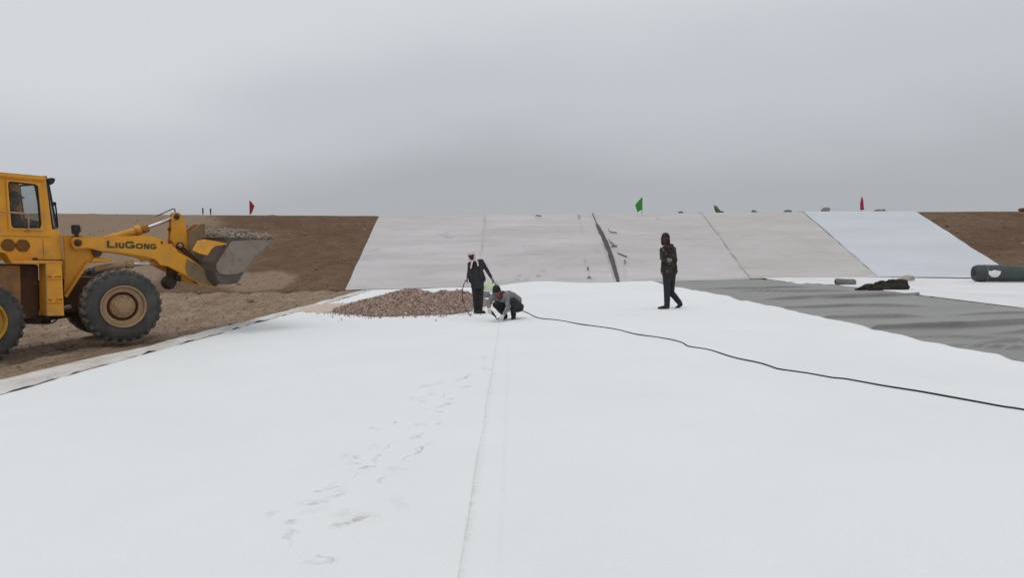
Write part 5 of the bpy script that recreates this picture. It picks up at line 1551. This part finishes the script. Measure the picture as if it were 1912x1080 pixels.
for b in (.07, -.07): hd.append(([(hP(.01, b, .03), .036), (hP(.01, b, -.07), .034), (hP(-.02, b, -.12), .034)], 0))
hd.append(([(hP(.07, .035, .075), .026), (hP(.07, -.035, .075), .026)], 0))
build_body('hood', hd, [M['hood']], .009, .005, walker, org_k)
col = [([(J(1240, 463, -.06), .05), (J(1247, 463.5, -.08), .05), (J(1254, 460, .02), .05)], 0), ([(J(1254, 459, .02), .05), (J(1248, 466, .09), .05)], 0)]
build_body('jacket_collar', col, [M['camo']], .010, .004, walker, org_k)

# ---- operator in the cab
hc = RP.at(27, 373, 1.02)
pr = []
fw = RP.h
pr.append(([(hc + Vector((0, 0, -.12)) - fw * .02, .055), (hc + Vector((0, 0, -.18)) - fw * .05, .06)], 1))
head(pr, hc, fw, Vector((0, 0, 1)), 1, 1.0, None, None)
sh0 = hc + Vector((0, 0, -.25)) - fw * .05
hip0 = hc + Vector((0, 0, -.72)) - fw * .02
sA, sB = sh0 - RP.n * .17, sh0 + RP.n * .17
pr.append(([(sA, .065), (sB, .065), (hip0 - RP.n * .08, .12), (hip0 + RP.n * .08, .12)], 0))
for s_, sg in ((sA, -1), (sB, 1)):
    e_ = s_ + Vector((0, 0, -.26)) + fw * .12; w_ = sc_ + RP.n * .15 * sg - fw * .04 + Vector((0, 0, .04))
    pr.append(([(s_, .06), (e_, .05)], 0)); pr.append(([(e_, .05), (w_, .038)], 0))
    hand(pr, w_, fw * .9 + Vector((0, 0, -.2)), Vector((0, 0, -1)), 1, 1.0, 1.0, sg)
    k_ = hip0 + fw * .42 + RP.n * .13 * sg + Vector((0, 0, .06)); a_ = k_ + fw * .18 + Vector((0, 0, -.38))
    pr.append(([(hip0 + RP.n * .09 * sg, .09), (k_, .07)], 2)); pr.append(([(k_, .07), (a_, .05)], 2))
    pr.append(([(a_, .045), (a_ + fw * .15 + Vector((0, 0, -.03)), .035)], 2))
org_o = hip0.copy()
oper = build_body('person', pr, [M['seat_red'], M['skin'], M['trousers_black']], .014, .006, None, org_o)
oper.location = org_o
tag(oper, 'operator in dark cap and dark red top seated inside the loader cab', 'person')
cp = [([(hc + Vector((0, 0, .06)) - fw * .015, .095), (hc + Vector((0, 0, .085)), .075)], 0), ([(hc + fw * .07 + Vector((0, 0, .055)), .03), (hc + fw * .15 + Vector((0, 0, .04)), .014)], 0)]
build_body('cap', cp, [M['black']], .010, .0, oper, org_o)

# ================================================================== CABLES AND SMALL THINGS BY THE PEOPLE
cpx = [(975, 581), (1005, 594), (1040, 598), (1085, 606), (1145, 614.5), (1185, 624), (1225, 630), (1255, 635), (1275, 641), (1287, 647.5), (1325, 654), (1370, 668), (1415, 677.5), (1440, 685),
       (1456, 690), (1510, 698), (1555, 706), (1580, 708.5), (1650, 721), (1720, 732), (1770, 741), (1830, 752), (1870, 759.5), (1912, 766), (2000, 784), (2150, 815)]
pts = []
for a_, b_ in cpx:
    p = G(a_, b_, .045); p.z = base(p.x, p.y) + .034 + .012; pts.append(p)
pts[0].z = base(pts[0].x, pts[0].y) + .05
Jw = lambda px, py, dy=0.0: PY(px, py, Yw + dy)
lead = [Jw(919.5, 522.5, -.13), Jw(923, 528, -.16), Jw(928, 536, -.10), Jw(936, 556, .1), Jw(945, 575, .05)]
q = Jw(955, 583, -.3); q.z = base(q.x, q.y) + .05; lead.append(q)
path = smooth_path(lead + pts, 7)
zmin = [max(p.z, base(p.x, p.y) + .046) for p in path]
for p, z_ in zip(path, zmin): p.z = z_
o = tube('power_cable', path, .0105, M['cable'], None, None, 8)
tag(o, 'long black cable snaking from the workers across the white sheet to the right', 'cable')
lp = [Jw(872, 521.5, -.12), Jw(868, 527, -.13), Jw(864.5, 537, -.14), Jw(863, 548, -.14), Jw(864.5, 561, -.15), Jw(868, 573, -.18), Jw(873, 583, -.22)]
q = G(879, 592.5); q.z += .03; lp.append(q)
o = tube('hanging_cable', smooth_path(lp, 7), .011, M['cable'], None, None, 8)
tag(o, 'thin dark cable arching from the woman\'s hand down to the sheet', 'cable')
a_, b_ = G(864, 578.6), G(877, 579)
bm = bmesh.new(); box_bm(bm, (a_ + b_) / 2 + Vector((0, 0, .035)), (b_ - a_) / 2, Vector((0, .03, 0)), Vector((0, 0, .012)), .004)
tag(bm_obj('wooden_stick', bm, M['yellow_strip']), 'short yellowish wooden stick on the sheet behind the hanging cable', 'stick')
p = G(916, 546)
bagr = blob('plastic_bag', (p.x, p.y, p.z + .17), (.26, .18, .24), M['bag_green'], 9, amp=.45, freq=2.6)
tag(bagr, 'pale green and white bag standing behind the woman and crouching man', 'bag')
p = G(907, 557)
o = blob('rock_lump', (p.x, p.y, p.z + .08), (.16, .14, .13), M['glove_grey'], 12, amp=.4)  # single lump standing for the dark grey rocks of the gravel
tag(o, 'lump for dark grey rocks on the sheet between the woman and the green bag', 'rock')

scene.cycles.use_denoising = True
